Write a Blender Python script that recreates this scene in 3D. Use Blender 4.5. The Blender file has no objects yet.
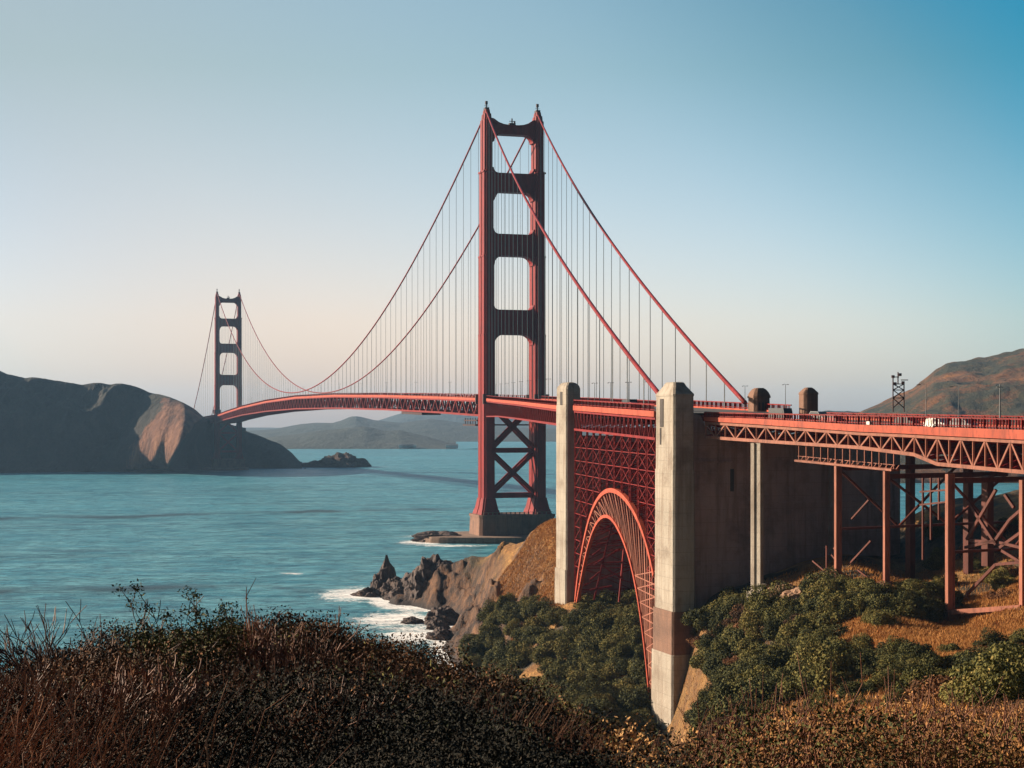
import bpy, math, random
import numpy as np
from mathutils import Vector, Matrix
R = math.radians
random.seed(7); rng = np.random.default_rng(7)
sc = bpy.context.scene
COL = sc.collection

# ------------------------------------------------------------------ camera, sky, sun, exposure
F = 1633.0; CX = 512.0; HZ = 420.6; EYE = 63.3          # focal length in px, horizon row, eye height
cam = bpy.data.objects.new('camera', bpy.data.cameras.new('camera'))
COL.objects.link(cam); sc.camera = cam
cam.location = (0, 0, EYE); cam.rotation_euler = (R(90), 0, 0)
cam.data.sensor_width = 36; cam.data.lens = 36 * F / 1024
cam.data.shift_y = (HZ - 384) / 1024
cam.data.clip_start = 0.2; cam.data.clip_end = 40000

SUN_AZ = math.atan2(-0.93, 0.37)        # direction to the sun in plan, measured from +Y towards +X
SUN_EL = R(18)
to_sun = Vector((math.sin(SUN_AZ) * math.cos(SUN_EL), math.cos(SUN_AZ) * math.cos(SUN_EL), math.sin(SUN_EL)))
w = bpy.data.worlds.new('World'); sc.world = w; w.use_nodes = True
nt = w.node_tree; nt.nodes.clear()
sky = nt.nodes.new('ShaderNodeTexSky'); sky.sky_type = 'NISHITA'; sky.sun_disc = False
sky.sun_elevation = SUN_EL; sky.sun_rotation = SUN_AZ
sky.air_density = 1.0; sky.dust_density = 1.2; sky.ozone_density = 2.0; sky.altitude = 60
gm = nt.nodes.new('ShaderNodeMix'); gm.data_type = 'RGBA'; gm.blend_type = 'MULTIPLY'; gm.inputs[0].default_value = 1
gm.inputs[7].default_value = (1, 1, 1, 1)
# the sky's own colour drifts from warm white low on the sun's side to deep teal high on the far side
_tc = nt.nodes.new('ShaderNodeTexCoord'); _dp = nt.nodes.new('ShaderNodeVectorMath'); _dp.operation = 'DOT_PRODUCT'; _dp.inputs[1].default_value = (1, 0, 1)
_ma = nt.nodes.new('ShaderNodeMapRange'); _ma.inputs[1].default_value = -.3; _ma.inputs[2].default_value = 1.2
_rp = nt.nodes.new('ShaderNodeValToRGB'); _rp.color_ramp.interpolation = 'B_SPLINE'
for _k, (_p, _c) in enumerate([(.04, (.58, .65, .62)), (.167, (.92, .76, .58)), (.367, (1.08, 1.10, .95)), (.487, (.42, .72, .68)), (.567, (.0, .70, .84)), (.667, (.0, .60, .74)), (.85, (.30, .34, .36)), (1.0, (.34, .32, .34))]):
    _e = _rp.color_ramp.elements
    if _k >= len(_e): _e.new(_p)
    _e[_k].position = _p; _e[_k].color = (*_c, 1)
nt.links.new(_tc.outputs['Generated'], _dp.inputs[0]); nt.links.new(_dp.outputs['Value'], _ma.inputs[0]); nt.links.new(_ma.outputs[0], _rp.inputs[0]); nt.links.new(_rp.outputs[0], gm.inputs[7])
bg = nt.nodes.new('ShaderNodeBackground'); bg.inputs[1].default_value = 0.117
wo = nt.nodes.new('ShaderNodeOutputWorld')
_sx = nt.nodes.new('ShaderNodeSeparateXYZ'); nt.links.new(_tc.outputs['Generated'], _sx.inputs[0])
_r2 = nt.nodes.new('ShaderNodeValToRGB'); _e = _r2.color_ramp.elements
_e.new(.06); _e[0].position = .0; _e[0].color = (.86, .82, 1.22, 1); _e[1].color = (.95, .80, .98, 1); _e[2].position = .21; _e[2].color = (.667, .667, .667, 1)
nt.links.new(_sx.outputs[2], _r2.inputs[0])
g2 = nt.nodes.new('ShaderNodeMix'); g2.data_type = 'RGBA'; g2.blend_type = 'MULTIPLY'; g2.inputs[0].default_value = 1
# the eastern sky behind the viewer, away from the low sun, is dimmer
_r3 = nt.nodes.new('ShaderNodeMapRange'); _r3.interpolation_type = 'SMOOTHSTEP'; _r3.inputs[1].default_value = -.45; _r3.inputs[2].default_value = .45; _r3.inputs[3].default_value = .34; _r3.inputs[4].default_value = 1
nt.links.new(_sx.outputs[1], _r3.inputs[0]); g3 = nt.nodes.new('ShaderNodeVectorMath'); g3.operation = 'SCALE'
nt.links.new(g2.outputs[2], g3.inputs[0]); nt.links.new(_r3.outputs[0], g3.inputs['Scale'])
nt.links.new(gm.outputs[2], g2.inputs[6]); nt.links.new(_r2.outputs[0], g2.inputs[7])
nt.links.new(sky.outputs[0], gm.inputs[6]); nt.links.new(g3.outputs[0], bg.inputs[0]); nt.links.new(bg.outputs[0], wo.inputs[0])
sl = bpy.data.lights.new('sun', 'SUN'); sl.energy = 5.0; sl.angle = R(0.5); sl.color = (1.0, 0.80, 0.60)
so = bpy.data.objects.new('sun', sl); COL.objects.link(so)
so.rotation_euler = to_sun.to_track_quat('Z', 'Y').to_euler(); so.location = (-300, 200, 400)
sc.view_settings.view_transform = 'Standard'; sc.view_settings.look = 'None'
sc.view_settings.exposure = 1.1; sc.view_settings.gamma = 1.0; sc.view_settings.use_curve_mapping = False
sc.render.engine = 'CYCLES'
sc.cycles.max_bounces = 6; sc.cycles.transparent_max_bounces = 8; sc.cycles.volume_bounces = 0
sc.cycles.use_denoising = True

# ------------------------------------------------------------------ helpers
def P(px, D, z=None, y=None):
    "real-world point seen at column px at distance D, with its height given or taken from row y"
    x = (px - CX) / F * D
    if z is None: z = EYE + (HZ - y) / F * D
    return Vector((x, D, z))

class MB:
    def __init__(s): s.v = []; s.f = []
    def quadprism(s, ring0, ring1, cap=True):
        n = len(ring0); b = len(s.v); s.v += [tuple(p) for p in ring0] + [tuple(p) for p in ring1]
        for i in range(n):
            j = (i + 1) % n; s.f.append((b + i, b + j, b + n + j, b + n + i))
        if cap: s.f.append(tuple(b + n - 1 - i for i in range(n))); s.f.append(tuple(b + n + i for i in range(n)))
        return s
    def beam(s, p, q, w, h=None, up=(0, 0, 1)):
        p = Vector(p); q = Vector(q); h = w if h is None else h
        d = q - p
        if d.length < 1e-4: return s
        d.normalize(); up = Vector(up)
        if abs(d.dot(up)) > .98: up = Vector((0.96, 0.28, 0))
        sx = d.cross(up).normalized(); uy = sx.cross(d).normalized()
        c = [(-1, -1), (1, -1), (1, 1), (-1, 1)]
        s.quadprism([p + sx * a * w / 2 + uy * b * h / 2 for a, b in c], [q + sx * a * w / 2 + uy * b * h / 2 for a, b in c]); return s
    def tube(s, pts, r, n=8, cap=True):
        pts = [Vector(p) for p in pts]; rings = []
        rr = r if isinstance(r, (list, tuple)) else [r] * len(pts)
        for i, p in enumerate(pts):
            d = (pts[min(i + 1, len(pts) - 1)] - pts[max(i - 1, 0)]).normalized()
            up = Vector((0, 0, 1)) if abs(d.z) < .95 else Vector((1, 0, 0))
            sx = d.cross(up).normalized(); uy = sx.cross(d).normalized()
            rings.append([p + sx * math.cos(6.2832 * k / n) * rr[i] + uy * math.sin(6.2832 * k / n) * rr[i] for k in range(n)])
        for i in range(len(rings) - 1): s.quadprism(rings[i], rings[i + 1], cap and (i == 0 or i == len(rings) - 2))
        return s
    def rings(s, rs):
        for i in range(len(rs) - 1): s.quadprism(rs[i], rs[i + 1], True) if len(rs) == 2 else None
        if len(rs) > 2:
            n = len(rs[0]); b = len(s.v)
            for r_ in rs: s.v += [tuple(p) for p in r_]
            for k in range(len(rs) - 1):
                for i in range(n):
                    j = (i + 1) % n; s.f.append((b + k * n + i, b + k * n + j, b + (k + 1) * n + j, b + (k + 1) * n + i))
            s.f.append(tuple(b + n - 1 - i for i in range(n))); e = b + (len(rs) - 1) * n; s.f.append(tuple(e + i for i in range(n)))
        return s
    def box(s, c, sx, sy, sz, fr=None):
        "box with base centre c; fr = (ex, ey) plan axes"
        ex, ey = fr or (Vector((1, 0, 0)), Vector((0, 1, 0))); c = Vector(c)
        r0 = [c + ex * a * sx / 2 + ey * b * sy / 2 for a, b in [(-1, -1), (1, -1), (1, 1), (-1, 1)]]
        s.quadprism(r0, [p + Vector((0, 0, sz)) for p in r0]); return s
    def build(s, name, mat, parent=None, smooth=False):
        me = bpy.data.meshes.new(name)
        if parent is not None: off = wloc(parent)
        else:
            a = np.array(s.v); off = Vector(((a[:, 0].min() + a[:, 0].max()) / 2, (a[:, 1].min() + a[:, 1].max()) / 2, a[:, 2].min()))
        me.from_pydata([(v[0] - off.x, v[1] - off.y, v[2] - off.z) for v in s.v], [], s.f)
        import bmesh
        bm = bmesh.new(); bm.from_mesh(me); bmesh.ops.recalc_face_normals(bm, faces=bm.faces); bm.to_mesh(me); bm.free()
        me.materials.append(mat)
        if smooth: me.shade_smooth()
        o = bpy.data.objects.new(name, me); COL.objects.link(o)
        if parent is not None: o.parent = parent
        else: o.location = off
        return o

def wloc(o):
    l = Vector((0, 0, 0))
    while o is not None: l = l + o.location; o = o.parent
    return l
def tag(o, label=None, cat=None, group=None, kind=None):
    if label: o['label'] = label
    if cat: o['category'] = cat
    if group: o['group'] = group
    if kind: o['kind'] = kind
    return o
def empty(name, loc, label, cat, group=None):
    o = bpy.data.objects.new(name, None); COL.objects.link(o); o.location = loc; o.empty_display_size = 1
    return tag(o, label, cat, group)
def copy_tree(o, parent=None):
    c = o.copy(); COL.objects.link(c)
    if parent is not None: c.parent = parent
    for ch in [x for x in bpy.data.objects if x.parent == o]: copy_tree(ch, c)
    return c
def npmesh(name, V, Fq, mat, attrs=None, smooth=False, colors=None, mats=None, midx=None):
    "mesh from arrays; Fq is (n,4) or (n,3)"
    me = bpy.data.meshes.new(name); n, k = Fq.shape
    me.vertices.add(len(V)); me.vertices.foreach_set('co', V.astype(np.float32).ravel())
    me.loops.add(n * k); me.loops.foreach_set('vertex_index', Fq.astype(np.int32).ravel())
    me.polygons.add(n); me.polygons.foreach_set('loop_start', np.arange(n, dtype=np.int32) * k)
    me.update(calc_edges=True)
    for nm, a in (attrs or {}).items():
        at = me.attributes.new(nm, 'FLOAT', 'POINT'); at.data.foreach_set('value', a.astype(np.float32).ravel())
    for m in (mats or [mat]): me.materials.append(m)
    if midx is not None: me.polygons.foreach_set('material_index', midx.astype(np.int32))
    if smooth: me.shade_smooth()
    me.validate(); o = bpy.data.objects.new(name, me); COL.objects.link(o); return o

def hash2(ix, iy, seed):
    h = (ix.astype(np.int64) * 374761393 + iy.astype(np.int64) * 668265263 + seed * 1442695041) & 0xffffffff
    h = ((h ^ (h >> 13)) * 1274126177) & 0xffffffff
    return ((h ^ (h >> 16)) & 0xffff) / 65535.0
def vn(x, y, seed=0):
    ix = np.floor(x); iy = np.floor(y); fx = x - ix; fy = y - iy
    fx = fx * fx * (3 - 2 * fx); fy = fy * fy * (3 - 2 * fy)
    a = hash2(ix, iy, seed); b = hash2(ix + 1, iy, seed); c = hash2(ix, iy + 1, seed); d = hash2(ix + 1, iy + 1, seed)
    return (a * (1 - fx) + b * fx) * (1 - fy) + (c * (1 - fx) + d * fx) * fy - 0.5
def fbm(x, y, seed=0, o=4, ridged=False):
    t = 0; a = 1
    for k in range(o):
        n = vn(x * 2 ** k, y * 2 ** k, seed + k * 17)
        t = t + a * ((0.5 - 2 * abs(n)) if ridged else n * 1.6); a *= .5
    return t

# ------------------------------------------------------------------ materials
def mat(name):
    m = bpy.data.materials.new(name); m.use_nodes = True; t = m.node_tree
    return m, t, t.nodes['Principled BSDF']
def noise(t, scale, detail=4, rough=.55, vec=None, stretch=None, coord='Object'):
    tc = t.nodes.new('ShaderNodeTexCoord'); n = t.nodes.new('ShaderNodeTexNoise')
    n.inputs['Scale'].default_value = scale; n.inputs['Detail'].default_value = detail; n.inputs['Roughness'].default_value = rough
    if stretch:
        mp = t.nodes.new('ShaderNodeMapping'); mp.inputs['Scale'].default_value = stretch
        t.links.new(tc.outputs[coord], mp.inputs[0]); t.links.new(mp.outputs[0], n.inputs['Vector'])
    else: t.links.new(tc.outputs[coord], n.inputs['Vector'])
    return n.outputs['Fac']
def ramp(t, fac, stops):
    r = t.nodes.new('ShaderNodeValToRGB'); e = r.color_ramp.elements
    while len(e) < len(stops): e.new(.5)
    for k, (p, c) in enumerate(stops):
        e[k].position = p; e[k].color = (*c, 1) if len(c) == 3 else c
    t.links.new(fac, r.inputs[0]); return r.outputs[0]
def mix(t, fac, a, b, mode='MIX'):
    m = t.nodes.new('ShaderNodeMix'); m.data_type = 'RGBA'; m.blend_type = mode
    if isinstance(fac, (int, float)): m.inputs[0].default_value = fac
    else: t.links.new(fac, m.inputs[0])
    for sock, v in ((m.inputs[6], a), (m.inputs[7], b)):
        if isinstance(v, tuple): sock.default_value = (*v, 1) if len(v) == 3 else v
        else: t.links.new(v, sock)
    return m.outputs[2]
def math_(t, op, a, b=None):
    m = t.nodes.new('ShaderNodeMath'); m.operation = op
    for s, v in ((m.inputs[0], a), (m.inputs[1], b)):
        if v is None: continue
        if isinstance(v, (int, float)): s.default_value = v
        else: t.links.new(v, s)
    return m.outputs[0]
def attr(t, nm):
    a = t.nodes.new('ShaderNodeAttribute'); a.attribute_name = nm; return a.outputs['Fac']
def bump(t, b, h, strength, dist):
    n = t.nodes.new('ShaderNodeBump'); n.inputs['Strength'].default_value = strength; n.inputs['Distance'].default_value = dist
    t.links.new(h, n.inputs['Height']); t.links.new(n.outputs[0], b.inputs['Normal'])

def steel(name, c, rough=.5):
    m, t, b = mat(name)
    dark = tuple(x * .62 for x in c); lite = tuple(min(1, x * 1.18) for x in c)
    col = ramp(t, noise(t, .35, 6, .6, stretch=(1, 1, .25)), [(.3, dark), (.52, c), (.75, lite)])
    rust = ramp(t, noise(t, 1.7, 5, .7, stretch=(1, 1, .3)), [(.50, (0, 0, 0)), (.66, (1, 1, 1))])
    t.links.new(mix(t, math_(t, 'MULTIPLY', rust, .6), col, tuple(x * .30 + .01 for x in c)), b.inputs['Base Color'])
    b.inputs['Roughness'].default_value = rough; b.inputs['Specular IOR Level'].default_value = .12
    return m
M = {}
M['steel'] = steel('orange_steel', (.205, .0125, .0105))
M['fascia'] = steel('sunlit_orange_steel', (.42, .078, .040))  # same orange paint, lightened: sunlight on girders and arch ribs put into colour
M['post'] = steel('weathered_viaduct_paint', (.30, .115, .075))
M['brace'] = steel('shaded_rust_steel', (.115, .036, .026))  # dark rust tone; also carries the shade of the back-row columns
M['darksteel'] = steel('dark_steel', (.06, .03, .03))
M['greysteel'] = steel('grey_steel', (.22, .24, .25))
def concrete(name, c, stain):
    m, t, b = mat(name)
    base = ramp(t, noise(t, .12, 7, .6), [(.3, tuple(x * .78 for x in c)), (.55, c), (.8, tuple(x * 1.12 for x in c))])
    st = ramp(t, noise(t, .7, 7, .7, stretch=(1, 1, .07)), [(.46, (0, 0, 0)), (.64, (1, 1, 1))])
    base = mix(t, math_(t, 'MULTIPLY', st, .7), base, stain)
    base = mix(t, ramp(t, noise(t, .16, 7, .7), [(.50, (0, 0, 0)), (.66, (.6, .6, .6))]), base, tuple(x * .8 for x in stain))
    tc = t.nodes.new('ShaderNodeTexCoord'); sx = t.nodes.new('ShaderNodeSeparateXYZ'); t.links.new(tc.outputs['Object'], sx.inputs[0])
    jn = math_(t, 'FRACT', math_(t, 'MULTIPLY', sx.outputs[2], 1 / 2.4))
    ln = math_(t, 'LESS_THAN', jn, .045)
    base = mix(t, math_(t, 'MULTIPLY', ln, .35), base, tuple(x * .4 for x in c))
    t.links.new(base, b.inputs['Base Color']); b.inputs['Roughness'].default_value = .9
    bump(t, b, noise(t, 1.3, 8, .7), .6, .25)
    return m
M['concrete'] = concrete('weathered_concrete', (.34, .30, .245), (.17, .12, .085))
M['wallconcrete'] = concrete('dark_weathered_concrete', (.36, .26, .235), (.15, .10, .085))
M['piercon'] = concrete('pier_concrete', (.20, .105, .068), (.09, .05, .036))

def leafmat(name, stops, rough=.65, transl=.15):
    m, t, b = mat(name)
    oi = t.nodes.new('ShaderNodeObjectInfo')
    v = math_(t, 'ADD', math_(t, 'MULTIPLY', attr(t, 'tint'), .66), math_(t, 'MULTIPLY', oi.outputs['Random'], .40))
    t.links.new(ramp(t, v, stops), b.inputs['Base Color']); b.inputs['Roughness'].default_value = rough
    b.inputs['Specular IOR Level'].default_value = .25
    return m
M['leaf'] = leafmat('shrub_leaves', [(.0, (.016, .021, .007)), (.35, (.044, .050, .013)), (.65, (.125, .115, .024)), (1, (.26, .19, .055))], .85)
M['leafdry'] = leafmat('dry_shrub_leaves', [(.0, (.03, .018, .010)), (.4, (.085, .042, .018)), (.75, (.22, .092, .035)), (1, (.40, .21, .09))], .9)
M['twig'] = leafmat('twigs', [(.0, (.05, .025, .017)), (.5, (.22, .085, .045)), (1, (.52, .29, .17))])
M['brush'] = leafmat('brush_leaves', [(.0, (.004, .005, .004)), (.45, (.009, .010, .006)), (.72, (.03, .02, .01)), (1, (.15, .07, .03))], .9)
M['grass'] = leafmat('dry_grass', [(.0, (.14, .06, .018)), (.5, (.38, .17, .045)), (1, (.52, .27, .08))], .9)

# ------------------------------------------------------------------ terrain: one smooth surface through surveyed points
# (column, row or None, distance, height or None)
CP = []
def cp(px, D, y=None, z=None): CP.append((px, D, EYE + (HZ - y) / F * D if z is None else z))
crest = [(-300, 740), (-120, 715), (0, 694), (60, 684), (130, 668), (180, 660), (240, 656), (300, 652), (340, 658), (420, 672), (500, 697), (560, 724), (620, 753), (680, 775)]
for px, y in crest:
    zt = EYE + (HZ - y) / F * 26
    cp(px, 26, z=zt - .85); cp(px, 13, z=min(60.3, zt - .85 + 2.4)); cp(px, 46, z=EYE + (HZ - y) / F * 46 - (5 if px < 400 else 3.5))
for px in (-300, 100, 500, 900, 1300): cp(px, 1.2, z=61.6); cp(px, 5, z=61.0)
for px, y in [(740, 782), (800, 768), (860, 757), (940, 748), (1024, 738), (1150, 725), (1350, 700)]:
    zt = EYE + (HZ - y) / F * 45
    cp(px, 45, z=zt - .6); cp(px, 25, z=57.6); cp(px, 13, z=60.2)
for px in (-300, -100, 60, 200, 330): cp(px, 90, z=14); cp(px, 150, z=-8); cp(px, 300, z=-12); cp(px, 700, z=-14)
for px, D, z in [(420, 90, 22), (420, 150, 0), (420, 260, -8), (400, 430, -6), (420, 480, -5), (340, 560, -8), (340, 640, -9), (400, 650, -7),
                 (490, 90, 34), (490, 160, 14), (490, 260, 3), (560, 70, 42), (560, 130, 24), (560, 220, 10), (620, 90, 40), (620, 160, 22), (620, 240, 8)]: cp(px, D, z=z)
# cove and promontory
for px, y, D in [(445, 612, 545), (470, 590, 545), (490, 570, 530), (520, 552, 505), (548, 545, 455), (555, 605, 405), (530, 600, 430), (500, 612, 455), (480, 628, 455),
                 (568, 602, 398), (600, 608, 392), (640, 605, 385), (655, 625, 350), (620, 660, 345), (580, 660, 365), (560, 705, 325), (510, 655, 400), (600, 725, 300),
                 (640, 735, 300), (662, 741, 299), (655, 700, 312), (640, 690, 325)]: cp(px, D, y=y)
for px, D, z in [(372, 588, -2), (400, 585, 1.0), (425, 575, 4), (440, 568, 11), (470, 556, 17), (500, 535, 22.5), (530, 508, 29), (553, 485, 33.5), (600, 470, 33), (455, 470, 1), (432, 500, -2), (425, 540, -3),
                 (445, 430, -1.5), (462, 442, 2.5), (430, 600, -1), (470, 605, -4), (520, 590, -4), (560, 570, -4), (620, 560, 2), (700, 560, 4), (500, 660, -10), (600, 660, -10), (700, 700, -12), (385, 540, -4),
                 (600, 430, 22), (660, 430, 24), (700, 400, 28), (760, 400, 28), (760, 480, 14), (850, 400, 30), (850, 500, 6), (850, 620, -10), (1000, 620, -10), (1000, 520, -3), (930, 460, 10), (930, 600, -10), (1200, 620, -10), (1300, 500, 30)]: cp(px, D, z=z)
# right-hand slope
for px, y, D in [(680, 742, 285), (688, 700, 290), (700, 612, 302), (700, 660, 290), (730, 600, 300), (757, 594, 290), (800, 577, 290), (838, 584, 266), (887, 584, 258), (915, 568, 305), (926, 525, 322),
                 (945, 500, 345), (950, 613, 247), (985, 575, 275), (1024, 609, 233), (1024, 545, 285), (1024, 490, 340), (1100, 470, 360), (1250, 440, 380), (1100, 600, 230), (1250, 560, 230),
                 (1024, 652, 198), (960, 645, 205), (880, 640, 222), (850, 612, 246), (800, 640, 246), (760, 700, 196), (720, 720, 200), (700, 765, 170), (850, 700, 142), (930, 692, 130), (1024, 685, 115), (1150, 670, 110),
                 (1300, 650, 120), (780, 752, 110), (860, 738, 90), (1024, 724, 75), (950, 728, 80), (700, 790, 100), (800, 680, 205), (1300, 600, 200)]: cp(px, D, y=y)
CPa = np.array(CP)
def _uv(px, D): return np.stack([(np.asarray(px, float) - 512) / 300.0, np.log(np.asarray(D, float)) * 1.3], -1)
_A = _uv(CPa[:, 0], CPa[:, 1]); _n = len(_A)
def _k(r2): return np.where(r2 > 0, .5 * r2 * np.log(np.maximum(r2, 1e-12)), 0)
_K = _k(((_A[:, None] - _A[None]) ** 2).sum(-1)) + np.eye(_n) * 4e-4
_Pm = np.c_[np.ones(_n), _A]
_W = np.linalg.solve(np.block([[_K, _Pm], [_Pm.T, np.zeros((3, 3))]]), np.r_[CPa[:, 2], np.zeros(3)])
def tps(px, D):
    px = np.asarray(px, float); sh = px.shape; q = _uv(px.ravel(), np.broadcast_to(D, sh).ravel()); out = np.empty(len(q))
    for i in range(0, len(q), 20000):
        b = q[i:i + 20000]; out[i:i + 20000] = _k(((b[:, None] - _A[None]) ** 2).sum(-1)) @ _W[:_n] + _W[_n] + b @ _W[_n + 1:]
    return out.reshape(sh)
def sstep(x, a, b):
    t = np.clip((x - a) / (b - a), 0, 1); return t * t * (3 - 2 * t)
def rockmask(px, D):
    "1 on the bare sea cliffs of the promontory"
    y = np.asarray(px, float)
    X_ = (y - CX) / F * D; wob = fbm(X_ / 9, np.asarray(D) / 14, 77, 4) * 26
    m = sstep(D, 395, 425) * (1 - sstep(y + wob, 514 - (D - 430) * .42, 528 - (D - 430) * .42)) * (1 - sstep(D, 640, 700))
    return m
def ground(px, D):
    px = np.asarray(px, float); D = np.broadcast_to(np.asarray(D, float), px.shape)
    X = (px - CX) / F * D
    z = tps(px, D); z = np.clip(z, -14, 75)
    mid = sstep(D, 70, 130)
    z = z + fbm(X / 3.5, D / 3.5, 3, 3) * .22 * (1 - mid) * sstep(D, 3, 15)
    z = z + (fbm(X / 16, D / 16, 11, 4) * 1.3) * mid * sstep(z, -6, 4)
    r = rockmask(px, D)
    z = z + r * sstep(z, -5, 5) * (fbm(X / 12 + z / 16 + D / 40, D / 26, 23, 6, True) * 5.0 + fbm(X / 3.4 + D / 9, D / 7, 31, 4, True) * 1.9)
    # gully-cut bare bank left of the pylon foot
    return z
def hit(px, y, Dmin=60):
    Ds = np.exp(np.linspace(math.log(Dmin), math.log(690), 500)); z = ground(np.full(500, float(px)), Ds)
    los = EYE + (HZ - y) / F * Ds; k = np.nonzero(z > los)[0]
    return (Ds[k[0]], z[k[0]]) if len(k) else (None, None)

def grid_faces(nu, nv):
    i = np.arange(nu - 1)[:, None] * nv + np.arange(nv - 1)[None]
    return np.stack([i, i + nv, i + nv + 1, i + 1], -1).reshape(-1, 4)
PX = np.concatenate([np.linspace(-900, -40, 60, endpoint=False), np.linspace(-40, 1064, 700, endpoint=False), np.linspace(1064, 2400, 90)])
LD = np.exp(np.concatenate([np.linspace(math.log(1.0), math.log(60), 90, endpoint=False), np.linspace(math.log(60), math.log(720), 640)]))
GP, GD = np.meshgrid(PX, LD, indexing='ij'); GZ = ground(GP, GD)
V = np.stack([(GP - CX) / F * GD, GD, GZ], -1).reshape(-1, 3)
m, t, b = mat('hillside_ground')
ge = t.nodes.new('ShaderNodeNewGeometry'); sp = t.nodes.new('ShaderNodeSeparateXYZ'); t.links.new(ge.outputs['True Normal'], sp.inputs[0])
grassc = ramp(t, noise(t, .16, 8, .7), [(.30, (.17, .075, .022)), (.47, (.38, .175, .045)), (.58, (.56, .29, .075)), (.72, (.26, .15, .045))])
grassc = mix(t, math_(t, 'MULTIPLY', ramp(t, noise(t, 1.1, 6, .7, stretch=(1, .5, 1)), [(.4, (0, 0, 0)), (.65, (1, 1, 1))]), .5), grassc, (.09, .06, .025))
scrub = ramp(t, noise(t, .5, 8, .75), [(.3, (.02, .02, .012)), (.5, (.05, .04, .02)), (.65, (.13, .075, .035)), (.85, (.26, .14, .06))])
rock = ramp(t, noise(t, .22, 10, .75, stretch=(1.4, .6, .5)), [(.36, (.012, .008, .007)), (.46, (.065, .036, .024)), (.56, (.16, .080, .042)), (.72, (.34, .17, .075))])
c1 = mix(t, attr(t, 'grassy'), scrub, grassc)
c2 = mix(t, attr(t, 'rocky'), c1, rock)
steep = ramp(t, sp.outputs[2], [(.62, (1, 1, 1)), (.76, (0, 0, 0))])
c2 = mix(t, math_(t, 'MULTIPLY', math_(t, 'MULTIPLY', steep, .8), attr(t, 'mid')), c2, rock)
wet = attr(t, 'wet')
c2 = mix(t, wet, c2, (.028, .022, .022))
t.links.new(c2, b.inputs['Base Color']); b.inputs['Roughness'].default_value = .95
bump(t, b, math_(t, 'ADD', noise(t, .9, 10, .75), math_(t, 'MULTIPLY', noise(t, .25, 8, .7, stretch=(1.5, .6, .5)), 2.0)), 1.0, 1.3)
M['ground'] = m
Xg = V[:, 0]; pg = GP.ravel(); dg_ = GD.ravel(); zg = GZ.ravel(); yrow = HZ - (zg - EYE) / dg_ * F
rk = rockmask(pg, dg_)
grassy = np.zeros(len(V))
grassy = np.maximum(grassy, sstep(pg, 470, 500) * (1 - sstep(pg, 575, 600)) * sstep(dg_, 400, 420))                                  # golden hill beyond the first pylon
band = sstep(pg, 835, 880) * sstep(dg_, 165, 195) * (1 - sstep(dg_, 245, 262)); grassy = np.maximum(grassy, band)                    # golden terrace under the viaduct
n2 = fbm(Xg / 14, dg_ / 14, 51, 3); grassy = np.maximum(grassy, sstep(n2, .10, .45) * .9 * (dg_ > 60))
grassy = np.maximum(grassy, sstep(pg, 830, 850) * (1 - sstep(pg, 880, 900)) * sstep(dg_, 215, 240) * (1 - sstep(dg_, 250, 262)))
bank = sstep(pg, 655, 668) * (1 - sstep(pg, 712, 735)) * sstep(dg_, 240, 262) * (1 - sstep(dg_, 300, 306))
o = npmesh('hillside', V, grid_faces(len(PX), len(LD)), M['ground'], {'grassy': np.clip(grassy + bank * .8, 0, 1), 'rocky': np.clip(rk + bank * .25, 0, 1),
        'wet': (1 - sstep(zg, .6, 3.0)) * (dg_ > 100), 'mid': (dg_ > 110) * (1 - bank)}, smooth=True)
tag(o, kind='structure')

# ------------------------------------------------------------------ sea
ang = np.concatenate([np.linspace(-88, -24, 40, endpoint=False), np.linspace(-24, 24, 560, endpoint=False), np.linspace(24, 88, 40)])
SD = np.exp(np.linspace(math.log(50), math.log(11500), 640))
TA, SDm = np.meshgrid(np.radians(ang), SD, indexing='ij'); SX = np.sin(TA) * SDm; SY = np.cos(TA) * SDm
spx = CX + F * SX / np.maximum(SY, 1)
dep = np.full(SX.shape, -20.0); ok = (SY > 100) & (SY < 720) & (spx > -900) & (spx < 2400); dep[ok] = ground(spx[ok], SY[ok])
foam = sstep(dep, -5.5, -1.0) * (spx < 600)
def blob(px, D, rx, ry, a=1.0):
    x0 = (px - CX) / F * D; return a * np.exp(-(((SX - x0) / rx) ** 2 + ((SY - D) / ry) ** 2))
for a in [(355, 596, 14, 28, 1.0), (395, 520, 16, 24, .95), (415, 480, 12, 22, 1.0), (425, 555, 14, 16, .8), (412, 500, 22, 20, .6), (293, 676, 7, 6, .75),
          (425, 850, 16, 22, 1.0), (455, 826, 22, 8, .9), (440, 892, 26, 12, .8), (345, 2240, 60, 60, .55), (290, 2130, 35, 90, .7), (388, 2235, 50, 12, .5), (150, 2010, 90, 14, .35), (222, 2045, 24, 22, .7)]:
    foam = np.maximum(foam, blob(*a))
cl = np.zeros_like(SX)
for x0, y0, x1, y1, wd, am in [(-60, 520, 500, 507, 17, 1.0), (-40, 592, 250, 585, 12, .95), (250, 585, 330, 592, 7, .4), (470, 507, 700, 503, 14, .6)]:
    tt = np.clip((spx - x0) / (x1 - x0), 0, 1); yy = y0 + (y1 - y0) * tt + fbm(spx / 60, spx * 0, 5, 4) * 1.6; Dl = EYE * F / (yy - HZ)
    cl = np.maximum(cl, am * np.exp(-((SY - Dl) / wd) ** 2) * (spx > x0) * (spx < x1) * sstep(tt, 0, .05) * (1 - sstep(tt, .85, 1)) * (.65 + .8 * vn(spx / 25, spx * 0, 9)))
wv = np.stack([SX, SY, np.zeros_like(SX)], -1).reshape(-1, 3)
m, t, b = mat('sea_water')
tc = t.nodes.new('ShaderNodeTexCoord')
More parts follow.
